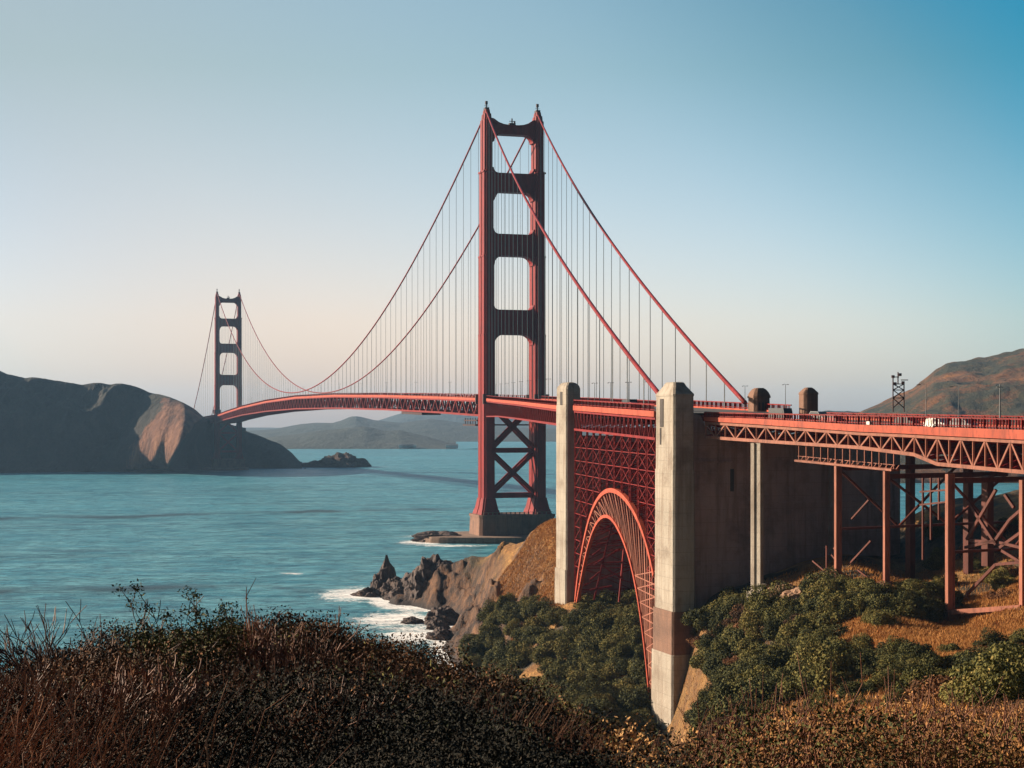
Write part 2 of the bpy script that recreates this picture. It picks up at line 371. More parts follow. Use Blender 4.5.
col = ramp(t, noise(t, .0035, 6, .6, stretch=(.45, 1.6, 1)), [(.3, (.022, .19, .265)), (.5, (.032, .25, .355)), (.7, (.06, .33, .44))])
# long current lines that cross the strait
cur = noise(t, .0024, 4, .55, stretch=(.22, 1.5, 1))
line = ramp(t, cur, [(.425, (0, 0, 0)), (.440, (1, 1, 1)), (.450, (0, 0, 0)), (.53, (0, 0, 0)), (.545, (1, 1, 1)), (.56, (0, 0, 0))])
col = mix(t, math_(t, 'MULTIPLY', line, .8), col, (.008, .05, .08))
rip_light = noise(t, .05, 8, .74, stretch=(.55, 1.3, 1))
col = mix(t, ramp(t, rip_light, [(.42, (0, 0, 0)), (.60, (1, 1, 1))]), col, (.16, .45, .53))  # light on the ripples put into the base colour
chop_shade = noise(t, .18, 8, .76, stretch=(.6, 1.3, 1))
col = mix(t, ramp(t, chop_shade, [(.44, (0, 0, 0)), (.62, (.9, .9, .9))]), col, (.012, .085, .13))  # dark wave faces likewise mixed into the colour
col = mix(t, ramp(t, attr(t, 'ripline'), [(.0, (0, 0, 0)), (.75, (.9, .9, .9))]), col, (.002, .03, .045))
fm = attr(t, 'foam'); fn = noise(t, .16, 9, .72, stretch=(.8, 1.0, 1))
ff = math_(t, 'ADD', fm, math_(t, 'MULTIPLY', math_(t, 'SUBTRACT', fn, .5), 1.7))
ff = math_(t, 'ADD', ff, math_(t, 'MULTIPLY', math_(t, 'SUBTRACT', noise(t, .8, 6, .75), .5), 1.7))
fr = ramp(t, ff, [(.44, (0, 0, 0)), (.58, (.45, .45, .45)), (.80, (1, 1, 1))])
t.links.new(mix(t, fr, col, (.95, .97, .97)), b.inputs['Base Color'])
b.inputs['IOR'].default_value = 1.33
rr = ramp(t, fr, [(0, (.35, .35, .35)), (1, (.8, .8, .8))]); t.links.new(rr, b.inputs['Roughness'])
b.inputs['Specular IOR Level'].default_value = .22
hh = math_(t, 'ADD', noise(t, .10, 8, .65, stretch=(.5, 1.0, 1)), math_(t, 'MULTIPLY', noise(t, .02, 3, .5, stretch=(.4, 1.0, 1)), 2.0))
bump(t, b, hh, 1.0, 5.0)
sea = npmesh('sea', wv, grid_faces(len(ang), len(SD)), m, {'foam': foam.ravel(), 'ripline': cl.ravel()}, smooth=True)
sea.name = 'sea'; tag(sea, kind='structure')

# ------------------------------------------------------------------ distant land
def landmat(name, stops, rockst, scale=.02):
    m, t, b = mat(name)
    c = ramp(t, noise(t, scale, 9, .7), stops)
    ge = t.nodes.new('ShaderNodeNewGeometry'); sp = t.nodes.new('ShaderNodeSeparateXYZ'); t.links.new(ge.outputs['True Normal'], sp.inputs[0])
    rk_ = ramp(t, noise(t, scale * 2.2, 9, .75, stretch=(1, 1, .4)), rockst)
    t.links.new(mix(t, ramp(t, sp.outputs[2], [(.66, (1, 1, 1)), (.85, (0, 0, 0))]), c, rk_), b.inputs['Base Color'])
    b.inputs['Roughness'].default_value = 1; bump(t, b, math_(t, 'ADD', noise(t, scale * 5, 9, .75), math_(t, 'MULTIPLY', noise(t, scale * 1.6, 6, .7, stretch=(1.5, .6, .5)), 2.5)), 1, 9)
    return m
M['headland'] = landmat('headland_scrub', [(.3, (.012, .016, .014)), (.55, (.022, .026, .02)), (.8, (.04, .038, .028))], [(.35, (.02, .02, .018)), (.55, (.035, .03, .026)), (.75, (.06, .045, .035))])
t = M['headland'].node_tree; b = t.nodes['Principled BSDF']; old = b.inputs['Base Color'].links[0].from_socket
bare = ramp(t, noise(t, .03, 10, .75, stretch=(1.6, .6, .5)), [(.34, (.06, .03, .022)), (.5, (.19, .085, .05)), (.66, (.32, .16, .09))])  # bare rock; brightness of the sunlit spur face is also in this colour
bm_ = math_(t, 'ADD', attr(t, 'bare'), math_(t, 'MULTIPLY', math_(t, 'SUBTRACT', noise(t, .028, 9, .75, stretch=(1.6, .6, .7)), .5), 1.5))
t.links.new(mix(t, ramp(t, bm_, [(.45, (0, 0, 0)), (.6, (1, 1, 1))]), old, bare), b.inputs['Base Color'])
M['islet'] = landmat('islet_rock', [(.3, (.03, .022, .02)), (.55, (.09, .055, .04)), (.8, (.17, .10, .07))], [(.35, (.04, .028, .025)), (.6, (.13, .08, .06))], .06)
M['farhill'] = landmat('far_hill_woods', [(.3, (.015, .028, .028)), (.6, (.03, .042, .038)), (.8, (.055, .058, .045))], [(.35, (.03, .035, .035)), (.7, (.06, .06, .05))], .008)
M['brownhill'] = landmat('brown_hill_scrub', [(.38, (.012, .017, .006)), (.49, (.034, .030, .008)), (.56, (.12, .045, .009)), (.72, (.24, .095, .018))], [(.4, (.02, .02, .007)), (.6, (.13, .05, .012))], .011)

def interp(tab, x): return np.interp(x, [a for a, _ in tab], [c for _, c in tab])
def ridge_land(name, px0, px1, ridge, Dsh, Drg, Dback, mt, seed, amp=.12, nu=260, nv=90, gully=40, sh=None, spur=None):
    "a shore at distance Dsh that climbs to the ridge line at Drg"
    p = np.linspace(px0, px1, nu); v = np.concatenate([np.linspace(-.06, 1, nv, endpoint=False), np.linspace(1, 2, 20)])
    Pm_, Vm = np.meshgrid(p, v, indexing='ij')
    sh_ = interp(sh, Pm_) if sh else Dsh
    Drg = interp(Drg, Pm_) if isinstance(Drg, list) else Drg
    D = np.where(Vm <= 1, sh_ + (Drg - sh_) * Vm, Drg + (Dback - Drg) * (Vm - 1))
    top = EYE + (HZ - interp(ridge, Pm_)) / F * Drg
    X = (Pm_ - CX) / F * D
    prof = np.where(Vm <= 1, np.sign(Vm) * np.abs(Vm) ** .8, 1 - .9 * (Vm - 1) ** 1.3)
    z = top * prof
    g = fbm(X / gully, D / (gully * 2.2), seed, 5, True) * amp * top * np.clip(np.sin(np.clip(Vm, 0, 1) * 3.1416) + .15, 0, 1)
    if spur is not None: g = g * (1 - .9 * sstep(Pm_, 120, 145) * (1 - sstep(Pm_, 205, 215)))
    if spur is not None: g = g + fbm(X / 22, D / 70, seed + 31, 5, True) * 2.6 * np.clip(np.sin(np.clip(Vm, 0, 1) * 3.1416), 0, 1)
    z = z + g * (Vm > 0) + fbm(X / 25, D / 60, seed + 5, 3) * .02 * top
    if spur is not None: z, X, D = spur(Pm_, Vm, z, X, D, top)
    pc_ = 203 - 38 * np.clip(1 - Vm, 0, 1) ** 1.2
    lit_bare_ = (sstep(Pm_ - pc_, -60, -18) * (1 - sstep(Pm_ - pc_, -4, 6)) * (Vm > .02) * (1 - sstep(Vm, .93, 1.05)) if spur is not None else np.zeros_like(Pm_))  # mask ends at the crest, so only the sunlit side gets the lighter colour
    o = npmesh(name, np.stack([X, D, z], -1).reshape(-1, 3), grid_faces(nu, len(v)), mt, {'bare': lit_bare_.ravel()}, smooth=True)
    return tag(o, kind='structure')

def headspur(p, v, z, X, D, top):
    # a bare spur runs down towards the camera and to the left, its sunny side facing left
    t_ = np.clip(1 - v, 0, 1); pc = 203 - 38 * t_ ** 1.2                    # spur crest column
    off = (p - pc)                                                       # px right of the crest (+) or left (-)
    push = np.where(off > 0, np.exp(-(off / 8) ** 2), np.clip(1 + off / 60, 0, 1)) * (1 + .07 * np.sin(off / 3.2 + v * 7) * np.clip(1 + off / 60, 0, 1)) * (v > -.1) * 215 * np.clip(np.sin(np.clip(v, 0, 1) * 3.1416), 0, 1) ** .35
    D = D - push; X = (p - CX) / F * D
    return z, X, D
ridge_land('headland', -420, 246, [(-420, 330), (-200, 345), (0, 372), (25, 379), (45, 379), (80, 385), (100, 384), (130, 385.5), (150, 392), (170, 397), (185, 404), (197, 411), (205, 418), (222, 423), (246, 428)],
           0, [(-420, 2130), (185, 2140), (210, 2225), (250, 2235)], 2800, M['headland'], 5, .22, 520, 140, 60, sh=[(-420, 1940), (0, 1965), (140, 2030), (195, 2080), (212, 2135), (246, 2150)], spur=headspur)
ridge_land('headland_point', 236, 306, [(236, 425), (246, 431), (262, 437), (280, 444), (292, 453), (300, 462), (306, 475)], 2150, 2245, 2500, M['headland'], 9, .12, 120, 50, 30)
ridge_land('far_hills', -250, 484, [(-250, 430), (180, 440), (245, 441), (270, 437), (300, 434), (325, 430), (350, 428), (365, 426.5), (385, 431), (400, 430), (425, 436), (445, 442), (470, 448), (484, 452)], 3640, 4300, 4900, M['farhill'], 21, .16, 260, 50, 160)
ridge_land('farther_hills', -250, 1400, [(-250, 420), (150, 428), (245, 431), (275, 429), (300, 424), (315, 422.5), (333, 423), (355, 416), (372, 420), (400, 423), (430, 419), (470, 424), (520, 428), (600, 430), (760, 424), (860, 414), (950, 420), (1400, 415)], 4900, 6000, 6900, M['farhill'], 33, .16, 420, 40, 260)
ridge_land('farthest_hills', -250, 1400, [(-250, 425), (340, 428), (380, 420), (405, 412), (440, 408), (480, 408), (520, 414), (560, 420), (760, 422), (1400, 418)], 7600, 8800, 9500, M['farhill'], 41, .14, 300, 30, 400)
ridge_land('brown_hill', 845, 1800, [(845, 420), (862, 411), (880, 404), (897, 395), (912, 388), (925, 378), (935, 370), (948, 363), (965, 360), (985, 358), (1005, 353), (1024, 349), (1100, 335), (1300, 300), (1800, 300)], 1650, 2450, 2900, M['brownhill'], 57, .10, 420, 110, 110)
# small wooded shore that shows low over the deck, right of the towers
ridge_land('wooded_point', 800, 880, [(800, 420), (815, 412), (830, 411), (850, 411.5), (880, 412)], 2900, 3100, 3400, M['farhill'], 71, .1, 60, 20, 60)

# ------------------------------------------------------------------ rocks
M['rock'] = M['ground']
m, t, b = mat('sea_rock')
c = ramp(t, noise(t, .3, 9, .75), [(.3, (.03, .022, .024)), (.5, (.075, .05, .045)), (.7, (.17, .105, .075))])
t.links.new(c, b.inputs['Base Color']); b.inputs['Roughness'].default_value = .85; bump(t, b, noise(t, .8, 9, .75), 1, .8); M['searock'] = m
def rock(name, c, r, seed, mt, label, cat='rock', group=None, flat=1.0, sub=5, spike=0, freq=1.6):
    import bmesh
    bm = bmesh.new(); bmesh.ops.create_icosphere(bm, subdivisions=sub, radius=1)
    vv = np.array([v.co[:] for v in bm.verts])
    n = fbm(vv[:, 0] * freq + seed + vv[:, 2], vv[:, 1] * freq + vv[:, 2] * 1.3, seed, 5, True) * .42 + fbm(vv[:, 0] * 5 + seed, vv[:, 1] * 5 + vv[:, 2] * 4, seed + 3, 3, True) * .12
    q = vv * (1 + n[:, None])
    q[:, 2] = np.where(q[:, 2] > 0, q[:, 2] * (1 + spike * np.exp(-((q[:, 0]) ** 2 + q[:, 1] ** 2) * 6)), q[:, 2])
    for v, k in zip(bm.verts, q): v.co = Vector((k[0] * r[0], k[1] * r[1], k[2] * r[2]))
    me = bpy.data.meshes.new(name); bm.to_mesh(me); bm.free(); me.materials.append(mt)
    o = bpy.data.objects.new(name, me); COL.objects.link(o); o.location = c
    return tag(o, label, cat, group)
rock('sea_stack', P(386, 600, z=-2), (4.5, 5, 9.5), 3, M['searock'], 'dark pointed sea stack rising out of the surf off the cliff', spike=.35)
rock('rock_ledge', P(372, 592, z=-1.5), (6, 6, 4), 8, M['searock'], 'low dark rock ledge in white surf left of the pointed stack')
rock('boulder', P(397, 588, z=-1), (5, 6, 6.5), 12, M['searock'], 'dark jagged boulder just right of the pointed sea stack')
rock('boulder', P(412, 578, z=-1), (7, 8, 8), 15, M['searock'], 'broad dark boulder at the seaward foot of the rocky ridge')
rock('boulder', P(432, 572, z=0), (8.5, 10, 13), 19, M['searock'], 'tall craggy boulder where the rocky ridge meets the sea')
rock('skerry', P(413, 512, z=-.6), (3.6, 4, 1.8), 25, M['searock'], 'small dark rock awash in the middle of the white surf')
rock('skerry', P(437, 497, z=-.5), (3.2, 4, 2.6), 27, M['searock'], 'dark wet rock at the cove edge below the cliff')
rock('skerry', P(441, 474, z=-.5), (3.8, 4, 2.8), 29, M['searock'], 'lowest dark rock of the cove next to the scrub')
rock('skerry', P(443, 510, z=-.5), (5, 5, 4.5), 31, M['searock'], 'dark rock under the cliff at the inner end of the cove')
rock('islet', P(343, 2235, z=-6), (30, 34, 20), 44, M['islet'], 'reddish craggy islet off the far headland with calm water around it', 'islet', freq=2.4)
rock('islet', P(316, 2225, z=-5), (26, 26, 11), 47, M['islet'], 'low dark rock joining the craggy islet to the far headland', 'islet', freq=2.4)

# ------------------------------------------------------------------ shared bridge frames
AX = Vector((0.284, -0.958, 0)).normalized(); LT = Vector((-AX.y, AX.x, 0))        # along the main span towards us; to the right of it
LT = Vector((0.958, 0.284, 0)).normalized()
NT = Vector((0, 866, 0)); FT = Vector((-364, 2094, 0))

susp = empty('suspension_bridge', (-182, 1480, 0), 'long red-orange suspension bridge with two tall towers crossing the strait', 'bridge')

def build_tower(T, lab):
    def W(l, a, z): return T + LT * l + AX * a + Vector((0, 0, z))
    H = 14.1
    def plus(l, A, B, z, n=.9, nb=1.0):
        a, b_ = A / 2, B / 2
        pts = [(-b_, -a + nb), (-b_ + n, -a + nb), (-b_ + n, -a), (b_ - n, -a), (b_ - n, -a + nb), (b_, -a + nb), (b_, a - nb), (b_ - n, a - nb), (b_ - n, a), (-b_ + n, a), (-b_ + n, a - nb), (-b_, a - nb)]
        # mid groove on the wide faces
        g = .7
        pts = [(-b_, -a + nb), (-b_ + n, -a + nb), (-b_ + n, -a), (b_ - n, -a), (b_ - n, -a + nb), (b_, -a + nb),
               (b_, -g), (b_ - .5, -g), (b_ - .5, g), (b_, g),
               (b_, a - nb), (b_ - n, a - nb), (b_ - n, a), (-b_ + n, a), (-b_ + n, a - nb), (-b_, a - nb),
               (-b_, g), (-b_ + .5, g), (-b_ + .5, -g), (-b_, -g)]
        return [W(l + x, y, z) for x, y in pts]
    tw = MB()
    secs = [(21, 108.5, 13.4, 5.9), (108.5, 150, 12.6, 5.6), (150, 184, 11.8, 5.2), (184, 194.5, 11.8, 5.2), (194.5, 222, 10.6, 4.4)]
    for s_ in (-1, 1):
        for z0, z1, A, B in secs: tw.quadprism(plus(s_ * H, A, B, z0), plus(s_ * H, A, B, z1))
        tw.quadprism(plus(s_ * H, 9.4, 3.8, 222), plus(s_ * H, 8.4, 3.4, 225)); tw.quadprism(plus(s_ * H, 7.2, 2.6, 225, .4, .5), plus(s_ * H, 6, 2.2, 227.2, .4, .5))
        tw.quadprism(plus(s_ * H, 20, 10.5, 14), plus(s_ * H, 18, 9.2, 16.5)); tw.quadprism(plus(s_ * H, 17.4, 8.8, 16.5), plus(s_ * H, 14.2, 6.6, 22.5))
        for zz in (108.5, 150, 194.5): tw.quadprism(plus(s_ * H, 13.2, 6.1, zz - .5), plus(s_ * H, 13.2, 6.1, zz + .35))
    tw = tw.build('tower', M['steel'], susp); tw['label'] = lab
    def strut(z0, z1, dep, r, curved_top=False, half=12.0, inner=0):
        mb = MB(); pts = []
        w_ = half
        n = 6
        # opening below: rounded upper corners hang down beside the legs
        pts.append((-w_, z0 - r)); 
        for k in range(n + 1):
            a = math.pi - k / n * math.pi / 2; pts.append((-w_ + 1.3 + r + r * math.cos(a), z0 - r + r * math.sin(a)))
        for k in range(n + 1):
            a = math.pi / 2 - k / n * math.pi / 2; pts.append((w_ - 1.3 - r + r * math.cos(a), z0 - r + r * math.sin(a)))
        pts.append((w_, z0 - r))
        if curved_top:
            pts.append((w_, z1 + 3.2))
            for k in range(9):
                u = 1 - k / 4; pts.append((u * (w_ - 1.2), z1 + 3.0 * abs(u) ** 3.2))
            pts.append((-w_, z1 + 3.2))
        else:
            rr_ = 2.8; pts.append((w_, z1 + rr_))
            for k in range(5):
                a = k / 4 * math.pi / 2; pts.append((w_ - 1.0 - rr_ + rr_ * math.cos(a), z1 + rr_ - rr_ * math.sin(a)))
            for k in range(4, -1, -1):
                a = k / 4 * math.pi / 2; pts.append((-w_ + 1.0 + rr_ - rr_ * math.cos(a), z1 + rr_ - rr_ * math.sin(a)))
            pts.append((-w_, z1 + rr_))
        mb.quadprism([W(x, -dep / 2, z) for x, z in pts], [W(x, dep / 2, z) for x, z in pts])
        for k in range(-3, 4):                                           # raised vertical fluting
            zt = z1 - .8; zb = z0 + .6
            for sd in (-1, 1): mb.beam(W(k * 2.1, sd * (dep / 2 + .05), zb), W(k * 2.1, sd * (dep / 2 + .05), zt), .7, .18, up=(AX.x, AX.y, 0))
        return mb.build('portal_strut', M['steel'], tw)
    strut(214.5, 219.5, 6.5, 4.0, True)
    strut(184, 194, 6.8, 4.2); strut(150.2, 161.8, 7.2, 4.8); strut(108.7, 121.8, 7.6, 5.4)
    for zz, th in ((47.6, 2.6), (23.8, 2.8)):
        MB().beam(W(-12, 0, zz), W(12, 0, zz), 5, th).build('cross_strut', M['steel'], tw)
    for za, zb in ((25, 46.5), (48.6, 71.5)):
        for s_ in (-1, 1):
            for a_ in (-2.6, 2.6): MB().beam(W(-11.6 * s_, a_, za), W(11.6 * s_, a_, zb), .9, 2.1).build('cross_brace', M['steel'], tw)
    # mast-like beacons over the legs and the cable saddles
    for s_ in (-1, 1):
        mb = MB(); mb.box(W(s_ * H, 0, 227.2), 2.2, 3.6, 1.2, (LT, AX)); mb.tube([W(s_ * H, 0, 228), W(s_ * H, 0, 231.0)], .32, 8)
        mb.box(W(s_ * H, 0, 230.2), 1.2, 1.2, 1.7, (LT, AX)); mb.beam(W(s_ * H - 1.1, 0, 229.4), W(s_ * H + 1.1, 0, 229.4), .25)
        mb.build('beacon', M['darksteel'], tw)
    mb = MB(); mb.box(W(0, 0, 219.6), 3.4, 2.4, 1.3, (LT, AX)); mb.tube([W(0, 0, 220.8), W(0, 0, 223.5)], .35, 8); mb.beam(W(-1.6, 0, 222), W(1.6, 0, 222), .3); mb.box(W(1.4, 0, 221), .8, .8, 1.2, (LT, AX))
    mb.build('maintenance_davit', M['darksteel'], tw)
    for s_ in (-1, 1):
        for zz in (72, ):
            [MB().box(W(s_ * H, 7.4 * q_, zz), 8.0, 1.6, 5.2, (LT, AX)).build('service_bay', M['darksteel'], tw) for q_ in (-1, 1)]
    pr = MB()
    def rr(l, a, z, ch=1.5): return [W(x, y, z) for x, y in [(-l, -a + ch), (-l + ch, -a), (l - ch, -a), (l, -a + ch), (l, a - ch), (l - ch, a), (-l + ch, a), (-l, a - ch)]]
    pr.quadprism(rr(21, 11.5, -3), rr(20.5, 11, 12.6)); pr.quadprism(rr(20.9, 11.4, 12.6), rr(20.9, 11.4, 14.0))
    for k in range(7): pr.beam(W(-18 + k * 6, 11.2, 2), W(-18 + k * 6, 11.2, 13), .9, .6)
    for k in range(16): pr.box(W(-18.5 + k * 2.45, 10.6, 14.0), .5, .5, 1.4, (LT, AX))
    pr.beam(W(-19, 10.6, 15.3), W(19, 10.6, 15.3), .2)
    pr.build('pier', M['piercon'], tw)
    return tw
build_tower(NT, 'near tower of the bridge, the tallest thing in the picture')
build_tower(FT, 'far tower of the bridge, below the hazy headland')
# boat-shaped fender round the near pier
M['shelf'] = concrete('fender_concrete', (.26, .17, .12), (.12, .08, .06))
def fender(T, rx0, rx1, ry, zt, lab):
    mb = MB(); out = []; inn = []
    for k in range(48):
        a = k / 48 * 6.28318; c_, s_ = math.cos(a), math.sin(a); rx = rx0 if c_ < 0 else rx1
        w_ = 1 + .03 * math.sin(5 * a)
        out.append((c_ * rx * w_, s_ * ry * w_))
    def wp(x, y, z): return T + LT * x + AX * y + Vector((0, 0, z))
    mb.rings([[wp(x * 1.01, y * 1.01, -3) for x, y in out], [wp(x, y, 1.6) for x, y in out], [wp(x * .985, y * .985, zt) for x, y in out], [wp(x * .93, y * .93, zt + .3) for x, y in out]])
    o = mb.build('pier_fender', M['shelf'], None); return tag(o, lab, 'fender')
fender(NT + Vector((-3, 2, 0)), 46, 34, 27, 3.0, 'low brown boat-shaped concrete fender around the near bridge pier')
fender(FT, 34, 26, 22, 3.0, 'small pale landing around the foot of the far bridge pier')
rock('rubble', P(438, 856, z=1.6), (11, 8, 3.2), 61, M['searock'], 'rocky rubble at the seaward tip of the near pier fender', 'rubble')

# ------------------------------------------------------------------ decks and stiffening trusses
# station: (west xy, east xy, top of rail, top of fascia, bottom of fascia, top of bottom chord)
def off(p, d): return (p[0] + d[0], p[1] + d[1])
Fw = FT + LT * -14.1; Fe = FT + LT * 14.1; Nw = NT + LT * -14.1; Ne = NT + LT * 14.1
back = FT - AX * 343
def lerp(a, b, u): return tuple(a[i] + (b[i] - a[i]) * u for i in range(len(a)))
zt = [(0.0, 71.5, 60.5), (.08, 75.5, 64.5), (.20, 80.5, 69), (.35, 84.6, 72.2), (.5, 86.3, 73.4), (.65, 85.2, 72.6), (.8, 82.2, 70.3), (.92, 79.0, 67.6), (1, 76.6, 65.2)]
def mainz(u): return (np.interp(u, [a[0] for a in zt], [a[1] for a in zt]), np.interp(u, [a[0] for a in zt], [a[2] for a in zt]))
def stations_main():
    out = []
    n = 161
    for k in range(n):
        u = k / (n - 1); w_ = Fw.lerp(Nw, u); e_ = Fe.lerp(Ne, u); a, b_ = mainz(u)
        out.append((w_, e_, a, a - 1.5, a - 2.9, b_))
    return out
def seg(A, B, n):
    return [(A[0].lerp(B[0], k / (n - 1)), A[1].lerp(B[1], k / (n - 1))) + tuple(A[i] + (B[i] - A[i]) * k / (n - 1) for i in range(2, 6)) for k in range(n)]
v2 = lambda x, y: Vector((x, y, 0))
ST_back = seg((back - LT * 14.1, back + LT * 14.1, 66, 64.5, 63.2, 56), (Fw, Fe, 71.5, 70, 68.6, 60.5), 40)
ST_main = stations_main()
s1 = (Nw, Ne, 76.6, 75.1, 73.7, 65.2); s2_ = (v2(-6.0, 723), v2(21.5, 732), 74.0, 72.6, 71.4, 64.9); s3 = (v2(1.9, 585), v2(30, 592), 71.6, 70.3, 69.2, 63.7); s4 = (v2(12.4, 408), v2(41, 415), 68.2, 67.0, 66.0, 61.9)
ST_side = seg(s1, s2_, 20)[:-1] + seg(s2_, s3, 20)[:-1] + seg(s3, s4, 26)
A1 = (v2(15.35, 398), v2(43, 404), 68.4, 67.0, 65.8, 60.9); A2 = (v2(27.25, 308.6), v2(54, 317), 66.4, 65.1, 64.0, 59.6)
ST_arch = seg(A1, A2, 22)
def VS(px, D, yr, yf, yb, yc):
    q = P(px, D, z=0); n_ = Vector((.875, .48, 0)).normalized() * 27
    g = lambda y: EYE + (HZ - y) / F * D
    return (v2(q.x, q.y), v2(q.x + n_.x, q.y + n_.y), g(yr), g(yf), g(yb), g(yc))
V0 = VS(706, 302, 411.8, 417, 421, 438.6); V1 = VS(757, 286.5, 413, 418.5, 424.2, 442.3); V2 = VS(860, 262.5, 415, 424.6, 431.6, 449.2); V3 = VS(915, 252, 416, 426, 434, 456.3)
V4 = VS(938, 248, 416.6, 427, 435.4, 465.8); V5 = VS(1024, 233, 418.6, 429.8, 439.6, 474); 
q = V5[0] + (V5[0] - V4[0]) * 4; q2 = V5[1] + (V5[1] - V4[1]) * 4
V6 = (q, q2) + V5[2:]
ST_via = seg(V0, V1, 6)[:-1] + seg(V1, V2, 11)[:-1] + seg(V2, V3, 6)[:-1] + seg(V3, V4, 3)[:-1] + seg(V4, V5, 8)[:-1] + seg(V5, V6, 24)
zv = lambda p, z: Vector((p.x, p.y, z))
def build_deck(ST, parent, mem, rail_w=.16, floor_every=1, pattern='warren', close=True, picket=True, fasc=True, web=.3, skipsub=False):
    n = len(ST)
    road = MB(); fas = (MB(), MB())
    for i in range(n - 1):
        a, b_ = ST[i], ST[i + 1]
        for s_ in (0, 1):
            nrm = ((a[0] - a[1]) if s_ == 0 else (a[1] - a[0])).normalized()
            # fascia girder
            pa, pb = a[s_], b_[s_]; za, zb = a[3], b_[3]; ya, yb = a[4], b_[4]
            fas[s_].quadprism([zv(pa, ya), zv(pa + nrm * .5, ya), zv(pa + nrm * .5, za), zv(pa, za)], [zv(pb, yb), zv(pb + nrm * .5, yb), zv(pb + nrm * .5, zb), zv(pb, zb)], cap=(i in (0, n - 2)))
        # slab a little below the top of the fascia
        za, zb = a[3] - .35, b_[3] - .35
        road.quadprism([zv(a[0], za - .45), zv(a[1], za - .45), zv(a[1], za), zv(a[0], za)], [zv(b_[0], zb - .45), zv(b_[1], zb - .45), zv(b_[1], zb), zv(b_[0], zb)], cap=(i in (0, n - 2)))
    road.build('roadway', M['asphalt'], parent); [fa.build('edge_girder', M['fascia'], parent) for fa in fas]
    for s_ in (0, 1):
        rail = MB(); tr = MB()
        for i in range(n - 1):
            a, b_ = ST[i], ST[i + 1]; pa, pb = a[s_], b_[s_]
            nrm = ((a[0] - a[1]) if s_ == 0 else (a[1] - a[0])).normalized() * .25
            pa = pa + nrm; pb = pb + nrm
            rail.beam(zv(pa, a[2] - .1), zv(pb, b_[2] - .1), .22, .22)
            rail.beam(zv(pa, a[3] + (a[2] - a[3]) * .2), zv(pb, b_[3] + (b_[2] - b_[3]) * .2), .12, .16)
            L = (pb - pa).length; k_ = max(2, int(L / mem['pick']))
            for k in range(k_):
                u = k / k_; q_ = pa.lerp(pb, u); z0 = a[3] + (b_[3] - a[3]) * u; z1 = a[2] + (b_[2] - a[2]) * u
                rail.beam(zv(q_, z0), zv(q_, z1 - .1), mem['pw'], mem['pw'] * (2.2 if k == 0 else 1), up=(1, 0, 0))
            # truss
            tw_ = mem['chord']; pa, pb = a[s_], b_[s_]; ta, tb = a[4] - .35, b_[4] - .35
            tr.beam(zv(pa, ta), zv(pb, tb), tw_, tw_ * .8); tr.beam(zv(pa, a[5] + tw_ / 2), zv(pb, b_[5] + tw_ / 2), tw_, tw_)
            if mem['vert'] and i % mem['vert'] == 0: tr.beam(zv(pa, a[5] + tw_), zv(pa, ta), mem['w'], mem['w'], up=(1, 0, 0))
            if pattern == 'warren':
                if i % 2 == 0: tr.beam(zv(pa, ta), zv(pb, b_[5] + tw_ / 2), mem['w'] * .9)
                else: tr.beam(zv(pa, a[5] + tw_ / 2), zv(pb, tb), mem['w'] * .9)
            elif pattern == 'dense':
                mid = pa.lerp(pb, .5); zm = (a[5] + b_[5]) / 2 + tw_ / 2
                tr.beam(zv(pa, ta), zv(mid, zm), mem['w'] * .8); tr.beam(zv(mid, zm), zv(pb, tb), mem['w'] * .8)
        rail.build('railing', M['steel'], parent); tr.build('truss', M['steel'] if not mem.get('lite') else M['post'], parent)
    fl = MB()
    for i in range(0, n, floor_every):
        a = ST[i]; tz = a[4] - .5; bz = a[5] + .5
        fl.beam(zv(a[0], tz), zv(a[1], tz), .4, .9); fl.beam(zv(a[0], bz), zv(a[1], bz), .35, .45)
        mid = a[0].lerp(a[1], .5); fl.beam(zv(a[0], bz), zv(mid, tz), .25); fl.beam(zv(a[1], bz), zv(mid, tz), .25)
        if i + floor_every < n:
            c_ = ST[i + floor_every]; fl.beam(zv(a[0], bz), zv(c_[1], c_[5] + .5), .25); fl.beam(zv(a[1], bz), zv(c_[0], c_[5] + .5), .25)
            for u in (.2, .4, .6, .8): fl.beam(zv(a[0].lerp(a[1], u), tz + .2), zv(c_[0].lerp(c_[1], u), c_[4] - .3), .25, .5)
    fl.build('floor_framing', M['steel'], parent)
m, t, b = mat('asphalt'); t.links.new(ramp(t, noise(t, .5, 6, .7), [(.3, (.035, .035, .037)), (.7, (.065, .064, .062))]), b.inputs['Base Color']); b.inputs['Roughness'].default_value = .9; M['asphalt'] = m
far_mem = dict(pick=3.8, pw=.34, chord=1.1, w=.75, vert=1)
build_deck(ST_back, susp, far_mem, floor_every=4)
build_deck(ST_main, susp, far_mem, floor_every=2)
build_deck(ST_side, susp, dict(pick=1.3, pw=.2, chord=.6, w=.3, vert=1), floor_every=2, pattern='dense')
